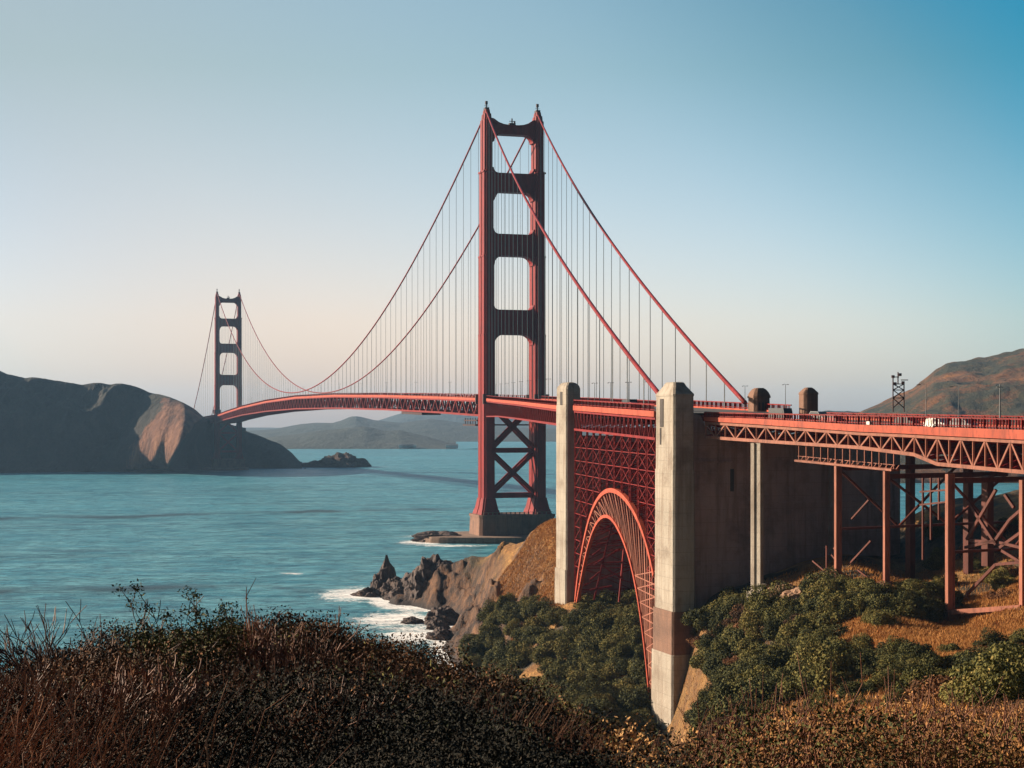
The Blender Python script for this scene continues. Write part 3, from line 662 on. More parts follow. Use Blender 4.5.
# travelling maintenance platform slung beneath the main span near the tower
mb = MB()
for D_, L_ in ((4, 26),):
    c0 = NT - AX * 10; c1 = NT - AX * 36
    mb.beam(c0 - LT * 16 + Vector((0, 0, 63.4)), c1 - LT * 16 + Vector((0, 0, 63.4)), 1.6, .7); mb.beam(c0 - LT * 16 + Vector((0, 0, 60.9)), c1 - LT * 16 + Vector((0, 0, 60.9)), 3.0, .8)
    for k in range(6): q = c0.lerp(c1, k / 5) - LT * 16; mb.beam(zv(q, 60.9), zv(q, 64.8), .4)
    mb.beam(c0 + Vector((0, 0, 61)), c1 + Vector((0, 0, 61)), 26, .7)
tag(mb.build('maintenance_platform', M['darksteel'], None), 'dark maintenance platform slung under the deck left of the near tower', 'platform')
mb = MB(); c0 = NT - AX * 148; c1 = NT - AX * 205; mb.beam(c0 - LT * 8 + Vector((0, 0, 67.5)), c1 - LT * 8 + Vector((0, 0, 68.5)), 12, 1.5)
for k in range(6): q = c0.lerp(c1, k / 5) - LT * 13; mb.beam(zv(q, 67.4), zv(q, 70.5), .4)
tag(mb.build('maintenance_platform', M['darksteel'], None), 'long dark platform hanging under the middle of the main span', 'platform')

# main cables and suspenders
def cable_main(s_, u): # u 0 far .. 1 near
    p = (Fw if s_ == 0 else Fe).lerp(Nw if s_ == 0 else Ne, u); return zv(p, 88.6 + (226.6 - 88.6) * (2 * u - 1) ** 2)
W_end = P(663, 308, y=399); E_end = P(745, 345, y=402.5)
def cable_side(s_, u):
    a = zv(Nw if s_ == 0 else Ne, 226.6); e = W_end if s_ == 0 else E_end
    q_ = a.lerp(e, u); q_.z -= 4 * u * (1 - u) * (9 if s_ == 0 else 9); return q_
def cable_back(s_, u):
    a = zv(Fw if s_ == 0 else Fe, 226.6); e = zv(back + LT * (-14.1 if s_ == 0 else 14.1), 66); q_ = a.lerp(e, u); q_.z -= 4 * u * (1 - u) * 9; return q_
sus = []                                            # (apparent length, foot, top)
for s_ in (0, 1):
    MB().tube([cable_back(s_, 1 - k / 30) for k in range(31)] + [cable_main(s_, k / 90) for k in range(1, 91)] + [cable_side(s_, k / 40) for k in range(1, 41)], .48, 8).build('main_cable', M['steel'], susp, True)
    for k in range(1, 81):
        u = k / 81; c_ = cable_main(s_, u); zd = mainz(u)[0] - 1.4
        if c_.z > zd + 1: sus.append((c_, zd))
    n = 24
    for k in range(1, n):
        u = k / n; c_ = cable_side(s_, u); D_ = c_.y
        # deck height there
        pts = [(866, 75.1), (723, 72.6), (585, 70.3), (405, 67.0), (309, 65.1)]
        zd = np.interp(-D_, [-a for a, _ in pts], [b_ for _, b_ in pts]); 
        if c_.z > zd + 1.2: sus.append((c_, zd))
    for k in range(1, 12):
        c_ = cable_back(s_, k / 12)
        if c_.z > 75: sus.append((c_, 68))
sus.sort(key=lambda q: -(q[0].z - q[1]) / q[0].y)
unit = MB().tube([(0, 0, 0), (0, 0, 1)], .115, 6)
me0 = None
bulk = MB()
for i, (c_, zd) in enumerate(sus):
    if i < 100:
        if me0 is None:
            me0 = bpy.data.meshes.new('suspender'); me0.from_pydata(unit.v, [], unit.f); me0.materials.append(M['greysteel'])
        o = bpy.data.objects.new('suspender', me0); COL.objects.link(o); o.parent = susp
        o.location = Vector((c_.x, c_.y, zd)) - susp.location; o.scale = (1, 1, c_.z - zd)
    else: bulk.tube([(c_.x, c_.y, zd), (c_.x, c_.y, c_.z)], .115 if c_.y < 1100 else .15, 4)
tag(bulk.build('suspender_rows', M['greysteel'], susp), kind='stuff')

# ------------------------------------------------------------------ steel arch span between the pylons
arch = empty('steel_arch_span', (22, 353, 12), 'red steel arch span with lattice bracing between the two tall concrete pylons', 'arch bridge')
build_deck(ST_arch, arch, dict(pick=.9, pw=.16, chord=.5, w=.2, vert=1), floor_every=2, pattern='dense')
Wl0, Wl1 = A1[0], A2[0]
def onplane(px, y, shift=0.0):
    "point of the west arch plane seen at column px, row y"
    k = (px - CX) / F; d = Wl1 - Wl0
    u = (k * Wl0.y - Wl0.x) / (d.x - k * d.y); p = Wl0.lerp(Wl1, u); return u, EYE + (HZ - y) / F * p.y
OUT = [onplane(*q) for q in [(576, 603), (578, 580), (582, 556), (586, 535), (591, 515), (597, 501), (604, 492), (612.5, 488.8), (621, 493), (629, 501), (637, 514), (643, 528), (648, 543), (652, 558), (655, 575)]]
INN = [onplane(*q) for q in [(577, 606), (581, 585), (585, 562), (590, 541), (595, 527), (601, 517), (607, 514), (614, 518), (621, 531), (628, 548), (634, 568), (639, 595), (643.5, 625), (648, 665), (651.5, 705), (653.5, 736)]]
def curve(tab, u, k=1): 
    a = np.array(tab); return float(np.interp(u, a[:, 0], a[:, 1]))
def smoothc(tab, n=60):
    a = np.array(tab); u = np.linspace(a[0, 0], a[-1, 0], n); z = np.interp(u, a[:, 0], a[:, 1])
    for _ in range(3): z[1:-1] = .25 * z[:-2] + .5 * z[1:-1] + .25 * z[2:]
    return list(zip(u, z))
# parameterise by arc length so steep legs are sampled well
def arclen(tab, n=34):
    a = np.array(tab); x = a[:, 0] * 90; L = np.r_[0, np.cumsum(np.hypot(np.diff(x), np.diff(a[:, 1])))]; s_ = np.linspace(0, L[-1], n)
    u = np.interp(s_, L, a[:, 0]); z = np.interp(s_, L, a[:, 1])
    for _ in range(4):
        u[1:-1] = .25 * u[:-2] + .5 * u[1:-1] + .25 * u[2:]; z[1:-1] = .25 * z[:-2] + .5 * z[1:-1] + .25 * z[2:]
    return list(zip(u, z))
OUTs = arclen(OUT); INNs = arclen(INN)
for e in (0, 1):
    p0, p1 = (A1[e], A2[e])
    pt = lambda u, z: zv(p0.lerp(p1, u), z)
    rib = MB()
    for S in (OUTs, INNs):
        for i in range(len(S) - 1): rib.beam(pt(*S[i]), pt(*S[i + 1]), .8, .95 if S is OUTs else .7)
    rib.build('arch_rib', M['fascia'], arch)
    lat = MB(); n = len(OUTs)
    for i in range(n - 1):
        lat.beam(pt(*OUTs[i]), pt(*INNs[i]), .2); lat.beam(pt(*(OUTs[i] if i % 2 else INNs[i])), pt(*(INNs[i + 1] if i % 2 else OUTs[i + 1])), .17)
    # laced lower legs between the inner rib and the pylon
    for i in range(23, n - 1, 1):
        u, z = INNs[i]
        if z < 42: lat.beam(pt(u, z), pt(1.0, z), .22); lat.beam(pt(u, z), pt(1.0, z + 2.6), .2)
    lat.build('arch_lattice', M['post'], arch)
    for k in range(0, 12):
        u = k / 11; top = 60.9 + (59.6 - 60.9) * u; a_ = np.array(OUTs)
        zo = float(np.interp(u, np.maximum.accumulate(a_[:, 0]), a_[:, 1])); 
        if u < .03: zo = 20
        if u > .97: zo = 24
        if top - zo > 2:
            mb = MB(); mb.beam(pt(u, zo), pt(u, top), .36, .36, up=(1, 0, 0)); mb.beam(pt(min(u + .013, 1.0), zo), pt(min(u + .013, 1.0), top), .3, .3, up=(1, 0, 0))
            z = zo
            while z < top - 1.2: mb.beam(pt(u, z), pt(min(u + .013, 1), z + 1.2), .14); z += 1.2
            mb.build('spandrel_column', M['steel'], arch)
    br = MB()
    for k in range(11):
        u0, u1 = k / 11, (k + 1) / 11; a_ = np.array(OUTs); zo = max(float(np.interp(u0, np.maximum.accumulate(a_[:, 0]), a_[:, 1])), float(np.interp(u1, np.maximum.accumulate(a_[:, 0]), a_[:, 1]))) + 1
        if u0 < .02: zo = 26
        if u1 > .96: zo = 30
        z = 60 - 3.2
        while z > zo:
            br.beam(pt(u0, z), pt(u1, z), .16); br.beam(pt(u0, z), pt(u1, z + 3.2), .12)
            if k % 2 or k > 8: br.beam(pt(u1, z), pt(u0, z + 3.2), .12)
            z -= 3.2
    br.build('spandrel_bracing', M['steel'], arch)
# cross frames between the two rib planes
for k in range(0, 12):
    u = k / 11; a_ = A1[0].lerp(A2[0], u); b_ = A1[1].lerp(A2[1], u); an = np.array(OUTs); zo = float(np.interp(u, np.maximum.accumulate(an[:, 0]), an[:, 1]))
    inn = np.array(INNs); zi = float(np.interp(u, np.maximum.accumulate(inn[:, 0]), inn[:, 1]))
    mb = MB(); z = 58
    while z > zi:
        nx = max(z - 6, zi); mb.beam(zv(a_, z), zv(b_, z), .22)
        c_ = a_.lerp(b_, .5); mb.beam(zv(a_, z), zv(c_, nx), .17); mb.beam(zv(c_, z), zv(a_, nx), .17); mb.beam(zv(c_, z), zv(b_, nx), .17); mb.beam(zv(b_, z), zv(c_, nx), .17)
        if nx <= zi: break
        z = nx
    mb.beam(zv(a_.lerp(b_, .5), zi), zv(a_.lerp(b_, .5), 59), .3, .3, up=(1, 0, 0))
    mb.build('cross_frame', M['steel'], arch)
# laced bracing deep inside the arch opening
mb = MB()
for (xa, ya, xb, yb) in [(613, 520, 594, 600), (624, 548, 619, 602), (600, 530, 618, 524), (596, 545, 622, 540), (592, 556, 601, 549), (600, 563, 624, 562), (603, 566, 624, 580), (594, 565, 618, 550), (590, 590, 612, 586), (590, 580, 600, 572)]:
    mb.beam(P(xa, 372, y=ya), P(xb, 372, y=yb), .38)
mb.build('inner_bracing', M['steel'], arch)

# ------------------------------------------------------------------ concrete pylons
E1 = Vector((.954, .30, 0)).normalized(); E2 = Vector((-.30, .954, 0)).normalized()      # across, and back along the bridge
def pylon(name_loc, B, wdt, dep, secs, cap, label, slot=None, extra=None, cross=None):
    o = empty('concrete_pylon', (B.x, B.y, secs[0][0]), label, 'pylon')
    def ring(z, g, gd=None):
        gd = g if gd is None else gd
        c_ = B + E1 * wdt / 2 + E2 * dep / 2; ch = .35
        a, b_ = wdt / 2 + g, dep / 2 + gd
        return [zv(c_ + E1 * x + E2 * y, z) for x, y in [(-a, -b_ + ch), (-a + ch, -b_), (a - ch, -b_), (a, -b_ + ch), (a, b_ - ch), (a - ch, b_), (-a + ch, b_), (-a, b_ - ch)]]
    sh = MB()
    for z0, z1, g0, g1 in secs[1:]: sh.quadprism(ring(z0, g0), ring(z1, g1))
    sh.build('shaft', M['concrete'], o)
    cp_ = MB(); cp_.rings([ring(z, g, g2) for z, g, g2 in cap]); cp_.build('cap', M['concrete'], o)
    # slots are dark panels on the face; recess shade is in their colour
    return o, ring
M['outcrop'] = concrete('outcrop_rock', (.34, .20, .12), (.13, .07, .04))
M['recess_shade'] = concrete('recess_shade_concrete', (.06, .05, .045), (.04, .03, .03))  # near-black colour painted in for the shade inside slots, niche and windows
# second (nearer) pylon
B2 = P(673.8, 300, z=0); z_ = lambda y, D=300: EYE + (HZ - y) / F * D
o2, ring2 = pylon('p2', B2, 4.15, 8.9, [(3, 0, 0, 0), (3, z_(655), .75, .6), (z_(612), z_(470), .16, .10), (z_(470), z_(396), 0, -.05)],
      [(z_(396), .02, .02), (z_(394), .05, .05), (z_(386), -.75, -1.6), (z_(382.2), -1.0, -2.2), (z_(381.6), -1.2, -2.6)], 'tall near concrete pylon with lit left face and dark front, right of the arch')
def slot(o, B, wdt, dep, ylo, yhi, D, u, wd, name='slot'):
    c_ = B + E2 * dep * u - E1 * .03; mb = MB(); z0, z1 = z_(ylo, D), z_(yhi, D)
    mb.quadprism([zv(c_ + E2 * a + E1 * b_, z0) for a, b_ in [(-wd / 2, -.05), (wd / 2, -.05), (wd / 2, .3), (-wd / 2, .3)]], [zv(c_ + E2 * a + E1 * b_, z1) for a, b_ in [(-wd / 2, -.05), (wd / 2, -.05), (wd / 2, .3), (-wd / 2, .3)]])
    mb.build(name, M['recess_shade'], o)
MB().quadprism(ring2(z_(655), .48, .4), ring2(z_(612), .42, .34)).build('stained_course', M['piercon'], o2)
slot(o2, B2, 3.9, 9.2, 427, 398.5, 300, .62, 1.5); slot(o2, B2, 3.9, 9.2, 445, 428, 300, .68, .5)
B1 = P(566.5, 400, z=0)
o1, ring1 = pylon('p1', B1, 3.7, 7.6, [(12, 0, 0, 0), (12, z_(570, 400), .45, .4), (z_(570, 400), z_(405, 400), .15, .10), (z_(405, 400), z_(389, 400), 0, 0)],
      [(z_(389, 400), .02, .02), (z_(385.5, 400), -.2, -.3), (z_(382.8, 400), -.75, -1.2), (z_(382, 400), -1.2, -1.8)], 'farther concrete pylon with narrow lit face at the left end of the arch')
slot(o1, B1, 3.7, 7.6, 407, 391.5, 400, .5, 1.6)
# cross wall behind the arch, tied into the farther pylon
mb = MB(); a_ = B1 + E1 * 3.9 + E2 * 2; b_ = a_ + E1 * 27
mb.quadprism([zv(a_, 8), zv(b_, 8), zv(b_ + E2 * 4, 8), zv(a_ + E2 * 4, 8)], [zv(a_, 59.6), zv(b_, 59.6), zv(b_ + E2 * 4, 59.6), zv(a_ + E2 * 4, 59.6)])
mb.build('cross_wall', M['wallconcrete'], o1)

# ------------------------------------------------------------------ anchorage wall
wall = empty('anchorage_wall', (B2.x + 25, B2.y + 12, 25), 'huge dark weathered concrete anchorage wall right of the near pylon', 'wall')
Wd = Vector((.954, .30, 0)).normalized(); Wb = B2 + E1 * 4.1 + E2 * 3.0
def wl(u, back_=0): return Wb + Wd * u + E2 * back_
mb = MB()
prof = [(1.2, 5), (44.8, 12), (44.8, 59.5), (9.0, 60.0), (5.0, 60.8), (3.4, 62.5), (2.6, 64.3), (1.2, 64.6)]
mb.quadprism([zv(wl(u, 0), z) for u, z in prof], [zv(wl(u, 12), z) for u, z in prof]); mb.build('wall_face', M['wallconcrete'], wall)
mb = MB()
mb.beam(zv(wl(-.5, -.25), z_(462)), zv(wl(9.4, -.25), z_(463)), .5, .4); mb.beam(zv(wl(-.5, -.12), z_(570)), zv(wl(44, -.12), z_(560)), .25, .5)
mb.beam(zv(wl(14, -.12), z_(505)), zv(wl(44, -.12), z_(505)), .25, .3)
mb.build('string_course', M['wallconcrete'], wall)
mb = MB(); mb.beam(zv(wl(8.9, -.02), z_(493)), zv(wl(8.9, -.02), z_(470)), .9, .12, up=(0, 1, 0)); mb.build('niche', M['recess_shade'], wall)
for u in (30, 41.5):
    mb = MB(); mb.beam(zv(wl(u, -.35), 20), zv(wl(u, -.35), 59.2), 1.6, .7, up=(E2.x, E2.y, 0)); mb.build('buttress', M['wallconcrete'], wall)

# ------------------------------------------------------------------ approach viaduct
via = empty('approach_viaduct', (56, 262, 34), 'orange steel approach viaduct with deep deck truss running out of frame at the right', 'viaduct')
build_deck(ST_via, via, dict(pick=.55, pw=.17, chord=.55, w=.30, vert=1, lite=True), floor_every=1, pattern='warren')
mb = MB()
for i in range(0, 60, 1): pass
def west(px):
    k = (px - CX) / F
    for A_, B_ in ((V0, V1), (V1, V2), (V2, V3), (V3, V4), (V4, V5), (V5, V6)):
        d = B_[0] - A_[0]; den = d.x - k * d.y
        if abs(den) < 1e-9: continue
        u = (k * A_[0].y - A_[0].x) / den
        if 0 <= u <= 1: return A_[0].lerp(B_[0], u)
EV = Vector((.875, .48, 0)).normalized(); AV = Vector((.48, -.875, 0)).normalized()
def column(px, ytop, ybot, w_, d_, far=0.0, mt='post', lab=None, cap=True, groove=False):
    EV, AV = (Vector((.8, .6, 0)), Vector((.6, -.8, 0))) if groove else (E1, -E2)
    p = west(px) + EV * far; z0, z1 = EYE + (HZ - ybot) / F * (p.y), EYE + (HZ - ytop) / F * p.y
    mb = MB()
    if groove:
        for s_ in (-1, 1): mb.beam(zv(p + AV * s_ * w_ * .33, z0), zv(p + AV * s_ * w_ * .33, z1), d_, w_ * .36, up=(AV.x, AV.y, 0))
        mb.beam(zv(p + EV * .2, z0), zv(p + EV * .2, z1), d_ * .8, w_ * .4, up=(AV.x, AV.y, 0))
    else:
        mb.beam(zv(p, z0), zv(p, z1), d_ * .8, w_ * .5, up=(AV.x, AV.y, 0))
        for s_ in (-1, 1): mb.beam(zv(p + EV * s_ * d_ * .45, z0), zv(p + EV * s_ * d_ * .45, z1), d_ * .14, w_ * .72, up=(AV.x, AV.y, 0))
    o = mb.build('column', M[mt], via)
    if lab: o['label'] = lab
    return p, z0, z1
pc, z0, z1 = column(757, 443, 592, 2.3, .8, mt='concrete', lab='pale paired concrete column standing before the dark wall', groove=True)
mb = MB(); mb.box(zv(pc, z0 - 3), 2.6, 2.6, 3.1, (EV, AV)); mb.box(zv(pc + AV * 1.9 + EV * -.3, z0 - .6), 1.1, 1.1, 2.2, (EV, AV)); mb.build('footing', M['concrete'], via)
cols = {}
for px, yt, yb, w_ in [(838, 462, 584, .95), (886.5, 470, 584, .85), (950, 474, 612, 1.1), (1024, 480, 609, 1.05)]:
    cols[px] = column(px, yt, yb, w_, w_ * 1.05)
# the second row of columns on the far side of the deck, deck shade put into their colour
for px, yt, yb, w_ in [(790, 452, 640, 1.2), (845, 465, 640, 1.2), (905, 478, 640, 1.2), (985, 486, 650, 1.4), (1060, 490, 660, 1.4)]:
    p = west(px); q = p + EV * 27; zz = 30
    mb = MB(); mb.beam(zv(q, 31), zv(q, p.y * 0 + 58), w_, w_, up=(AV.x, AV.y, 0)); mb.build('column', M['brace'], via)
p985 = P(987.5, 262, z=0)
mb = MB(); mb.beam(P(987.5, 262, y=566), P(987.5, 262, y=476), 1.35, 1.35, up=(AV.x, AV.y, 0)); mb.build('column', M['brace'], via)
for px in (838, 886.5, 950, 1024):
    p, z0, z1 = cols[px]; mb = MB(); mb.box(zv(p, z0 - 1.2), 2.1, 2.1, 1.35, (E1, E2)); mb.build('footing', M['piercon'], via)
# sills, struts and diagonals between the columns, measured on the west plane
def wp_(px, y, far=0.0):
    p = west(px) + EV * far; return zv(p, EYE + (HZ - y) / F * west(px).y)
for pts, w_ in [([(836, 584), (889, 584)], .8), ([(952, 612), (1024, 607)], .7)]:
    mb = MB(); mb.beam(wp_(*pts[0]), wp_(*pts[1]), 1.6, w_); mb.build('sill', M['post'], via)
mb = MB(); mb.beam(wp_(798, 460.5), wp_(895, 470), 1.6, .35); mb.beam(wp_(798, 456), wp_(895, 465), .1, .1)
for k in range(14):
    px = 799 + k * 7.3; mb.beam(wp_(px, 460.6 + k * .71), wp_(px, 443 + (px - 757) * .068), .14)
for k in range(18):
    px = 801 + k * 5.6; mb.beam(wp_(px, 460 + k * .54), wp_(px + 3, 456 + k * .54), .1)
mb.build('catwalk', M['post'], via)
diag = [(957, 595, 986, 565), (986, 565, 1023, 562), (960, 541, 986, 543), (990, 543, 1023, 551), (992, 551, 1010, 562), (986, 540, 1000, 520), (1004, 508, 995, 495), (1000, 520, 1023, 500), (990, 548, 1015, 530), (1010, 572, 1023, 584), (955, 548, 985, 541),
        (957, 500, 986, 545), (986, 490, 957, 540)]
for a_, b__, c_, d_ in diag:
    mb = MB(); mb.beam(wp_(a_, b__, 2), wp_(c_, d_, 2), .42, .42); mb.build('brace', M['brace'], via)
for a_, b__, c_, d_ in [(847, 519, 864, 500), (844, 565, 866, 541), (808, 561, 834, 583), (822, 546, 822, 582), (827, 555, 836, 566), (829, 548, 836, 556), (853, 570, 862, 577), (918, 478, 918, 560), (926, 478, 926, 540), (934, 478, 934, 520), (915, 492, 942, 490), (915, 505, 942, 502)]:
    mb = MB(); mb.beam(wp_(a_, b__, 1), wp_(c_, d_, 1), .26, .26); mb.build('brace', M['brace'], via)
# cross frames under the deck at each column line
for px in (838, 886.5, 950, 1024):
    p, z0, z1 = cols[px]; mb = MB(); q = p + EV * 26
    mb.beam(zv(p, z1 - 1), zv(q, z1 - 1), .5, .8); mb.beam(zv(p, z1 - 1), zv(p.lerp(q, .5), z0 + 9), .35); mb.beam(zv(q, z1 - 1), zv(p.lerp(q, .5), z0 + 9), .35); mb.beam(zv(p, z0 + 9), zv(q, z0 + 9), .4)
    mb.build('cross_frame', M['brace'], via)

# small plates fixed to the railing
m, t, b = mat('white_plate'); t.links.new(ramp(t, noise(t, 6, 3), [(.3, (.62, .58, .52)), (.7, (.8, .77, .7))]), b.inputs['Base Color']); M['white'] = m
p = west(933) - EV * .62; zc = EYE + (HZ - 422.6) / F * p.y
sg = MB(); fr_ = AV
def strokes(segs, c_, sx, sz):
    mb_ = MB()
    for (xa, ya), (xb, yb) in segs: mb_.beam(c_ + AV * xa * sx + Vector((0, 0, ya * sz)), c_ + AV * xb * sx + Vector((0, 0, yb * sz)), .12, .24)
    return mb_
marks = [((-1.5, -1), (-1.1, 1)), ((-1.1, 1), (-.7, -1)), ((-1.35, -.2), (-.85, -.2)), ((-.5, -1), (-.5, 1)), ((-.5, 1), (0, .7)), ((0, .7), (-.4, 0)), ((-.5, -1), (.1, -.8)), ((.1, -.8), (-.1, 0)), ((.5, -1), (.5, 1)), ((.5, 1), (1.0, .9)), ((1.0, .9), (1.15, -.3)), ((1.15, -.3), (.9, -1)), ((.9, -1), (.5, -1))]
tag(strokes(marks, zv(p, zc), .62, .55).build('sign', M['white'], None), 'small white lettered sign fixed to the red viaduct railing', 'sign')
p = west(871) - EV * .6; mb = MB(); mb.beam(zv(p - AV * .35, EYE + (HZ - 423) / F * p.y), zv(p + AV * .35, EYE + (HZ - 423) / F * p.y), .1, .5)
tag(mb.build('plate', M['white'], None), 'tiny pale plate on the red railing left of the lettered sign', 'plate')

# ------------------------------------------------------------------ stone heads on the far side of the deck
def head(px, D, wpx, ytop, ysh, label, dome):
    s_ = F / D; w_ = wpx / s_; c_ = P(px, D, z=0); o = empty('pylon_head', (c_.x, c_.y, 60), label, 'pylon')
    z1 = EYE + (HZ - ysh) / s_; z2 = EYE + (HZ - ytop) / s_
    def ring(z, r_, n=8):
        ch = r_ * .3; pts = [(-r_, -r_ + ch), (-r_ + ch, -r_), (r_ - ch, -r_), (r_, -r_ + ch), (r_, r_ - ch), (r_ - ch, r_), (-r_ + ch, r_), (-r_, r_ - ch)]
        return [zv(c_ + E1 * x + E2 * y, z) for x, y in pts]
    r_ = w_ / 2 * .86
    MB().quadprism(ring(60, r_), ring(z1, r_ * (.92 if dome else 1))).build('shaft', M['piercon'], o)
    mb = MB()
    if dome: mb.rings([ring(z1, r_ * 1.02), ring(z1 + (z2 - z1) * .2, r_ * 1.0), ring(z1 + (z2 - z1) * .55, r_ * .85), ring(z1 + (z2 - z1) * .85, r_ * .62), ring(z2, r_ * .4)])
    else: mb.rings([ring(z1, r_ * 1.06), ring(z1 + (z2 - z1) * .25, r_ * 1.03), ring(z1 + (z2 - z1) * .8, r_ * .6), ring(z2, r_ * .35)])
    mb.build('cap', M['piercon'], o)
    if dome:
        for k in (-1, 0, 1):
            q = c_ - E2 * (r_ * .93) + E1 * k * r_ * .42; mb = MB(); mb.beam(zv(q, z1 - 2.6), zv(q, z1 - .9), r_ * .22, .12, up=(E2.x, E2.y, 0)); mb.build('window', M['recess_shade'], o)
head(759, 336, 22, 388, 398, 'domed stone pylon head where the far cable meets the deck', True)
head(808.5, 318, 18, 387.5, 394.5, 'plain pointed stone pylon head farther right behind the deck railing', False)

# ------------------------------------------------------------------ lamps, mast, vehicles on the deck
def lamp(base, h, arm, label, group=None, mt='greysteel', dbl=False, proto=None):
    if proto is not None:
        o = copy_tree(proto); o.location = base; s_ = h / proto['h']; o.scale = (s_, s_, s_); o['label'] = label
        if group: o['group'] = group
        return o
    o = empty('street_lamp', base, label, 'lamp', group); o['h'] = h
    b_ = Vector(base); top = b_ + Vector((0, 0, h))
    MB().tube([b_, top], [h * .013, h * .008], 8).build('pole', M[mt], o)
    d = Vector((arm, 0, 0))
    MB().tube([top - Vector((0, 0, h * .02)), top + d * .5 + Vector((0, 0, h * .02)), top + d], h * .006, 6).build('arm', M[mt], o)
    hd = MB(); hd.beam(top + d * .8 - Vector((0, 0, h * .005)), top + d * 1.35 - Vector((0, 0, h * .01)), h * .035, h * .02)
    if dbl: MB().tube([top, top - d], h * .006, 6).build('arm', M[mt], o); hd.beam(top - d * .8, top - d * 1.35, h * .035, h * .02)
    hd.build('lamp_head', M['darksteel'], o)
    return o
def deckpt(px, D, y): return P(px, D, y=y)
L1 = lamp(P(926, 274, y=418), (418 - 384.5) / F * 274, -1.15, 'tall grey street lamp with left arm nearest the lattice mast')
lamp(P(958.5, 268, y=419), (419 - 386.5) / F * 268, -1.15, 'second tall street lamp with left arm, in front of the brown hill', proto=L1)
L3 = lamp(P(785.5, 318, y=414), (414 - 384.5) / F * 318, -.45, 'grey twin-headed lamp between the domed and the pointed pylon heads', dbl=True)
L4 = lamp(P(745, 345, y=414), (414 - 386) / F * 345, -.45, 'twin-headed lamp beside the end of the far cable', proto=L3)
mb = MB(); mb.tube([P(1000, 262, y=420), P(1000, 262, y=384)], [.14, .08], 8); mb.beam(P(996.5, 262, y=387), P(1003.5, 262, y=387), .12)
tag(mb.build('utility_pole', M['greysteel'], None), 'plain pole with a short crossbar at the right, before the brown hill', 'pole')
i = 0
for k in range(13):
    u = .12 + k * .068; p = Fw.lerp(Nw, u) + LT * 1.2; z = mainz(u)[0] - 1.6
    lamp(zv(p, z), 8.5, -.9, 'small dark street lamp on the suspended main span', 'lamps along the main span', proto=L3)
for k, D in enumerate((800, 745, 690, 640, 590, 545, 500, 460)):
    u = (866 - D) / 461; q = Nw.lerp(v2(11.3, 405), u) + LT * 2
    lamp(zv(q, np.interp(-D, [-866, -723, -585, -405], [75.1, 72.6, 70.3, 67])), 7, -.8, 'thin street lamp between the near tower and the farther concrete pylon', 'lamps along the side span', proto=L3)
for k, u in enumerate((.12, .34, .56, .78)):
    q = A1[0].lerp(A2[0], u) + E1 * 3
    lamp(zv(q, 66 - u * 1.6), 6.4, -.7, ['first', 'second', 'third', 'fourth'][k] + ' thin lamp from the left on the deck over the arch', 'lamps over the arch', proto=L3)
# lattice mast
mast = MB(); D = 300
for xa, ya, xb, yb in [(893, 377, 893, 412), (904, 383, 904, 412), (893, 377, 899, 377), (893, 384, 904, 384), (893, 390, 904, 390), (893, 398, 904, 398), (893, 384, 904, 390), (904, 384, 893, 390), (893, 390, 904, 398), (904, 390, 893, 398), (893, 398, 904, 408), (904, 398, 893, 408), (898, 372, 898, 384), (901, 380, 908, 380)]:
    for dd in (0, 1.6): mast.beam(P(xa, D + dd, y=ya), P(xb, D + dd, y=yb), .16)
for xa, ya in [(893, 377), (904, 383), (893, 390), (904, 398)]: mast.beam(P(xa, D, y=ya), P(xa, D + 1.6, y=ya), .14)
for xa, ya in [(893, 378), (900, 376), (903, 384), (895, 385)]: mast.box(P(xa, D + .8, y=ya), .5, .5, .5)
tag(mast.build('lattice_mast', M['darksteel'], None), 'dark open lattice mast with small fittings on the skyline', 'mast')

def paint(name, c):
    m, t, b = mat(name); t.links.new(ramp(t, noise(t, 2, 4), [(.3, tuple(x * .85 for x in c)), (.7, c)]), b.inputs['Base Color']); b.inputs['Roughness'].default_value = .35; return m
M['vwhite'] = paint('white_vehicle_paint', (.7, .7, .68)); M['vdark'] = paint('dark_vehicle_paint', (.035, .04, .05)); M['vred'] = paint('red_vehicle_paint', (.3, .03, .03)); M['vgrey'] = paint('grey_vehicle_paint', (.2, .21, .22))
M['glass'] = paint('dark_glass', (.03, .04, .05)); M['tyre'] = paint('tyre_rubber', (.02, .02, .02))
def vehicle(c, d, L, W_, H_, paintm, label, kind='car', name='car'):
    d = Vector(d).normalized(); e = Vector((-d.y, d.x, 0)); c = Vector(c); o = empty(name, c, label, kind)
    pr = [(-.5, .18), (.5, .18), (.5, .45), (.34, .52), (.2, .95), (-.3, 1.0), (-.44, .62), (-.5, .55)] if kind == 'car' else [(-.5, .12), (.5, .12), (.5, .5), (.44, .98), (-.5, 1.0)]
    w2 = W_ / 2
    MB().quadprism([c + d * x * L + e * w2 + Vector((0, 0, z * H_)) for x, z in pr], [c + d * x * L - e * w2 + Vector((0, 0, z * H_)) for x, z in pr]).build('body', paintm, o)
    for s_ in (-1, 1):
        mb = MB(); q = [(-.38, .62), (.26, .62), (.17, .88), (-.28, .92)] if kind == 'car' else [(-.44, .55), (.42, .55), (.38, .85), (-.44, .85)]
        mb.quadprism([c + d * x * L + e * s_ * (w2 - .05) + Vector((0, 0, z * H_)) for x, z in q], [c + d * x * L + e * s_ * (w2 + .02) + Vector((0, 0, z * H_)) for x, z in q]); mb.build('side_window', M['glass'], o)
        for x in (-.32, .32): MB().tube([c + d * x * L + e * s_ * (w2 - .22) + Vector((0, 0, .33)), c + d * x * L + e * s_ * (w2 + .02) + Vector((0, 0, .33))], .33, 14).build('wheel', M['tyre'], o)
    return o
def onroad(ST, i, u):
    a = ST[i]; return zv(a[0].lerp(a[1], u), a[3] - .35)
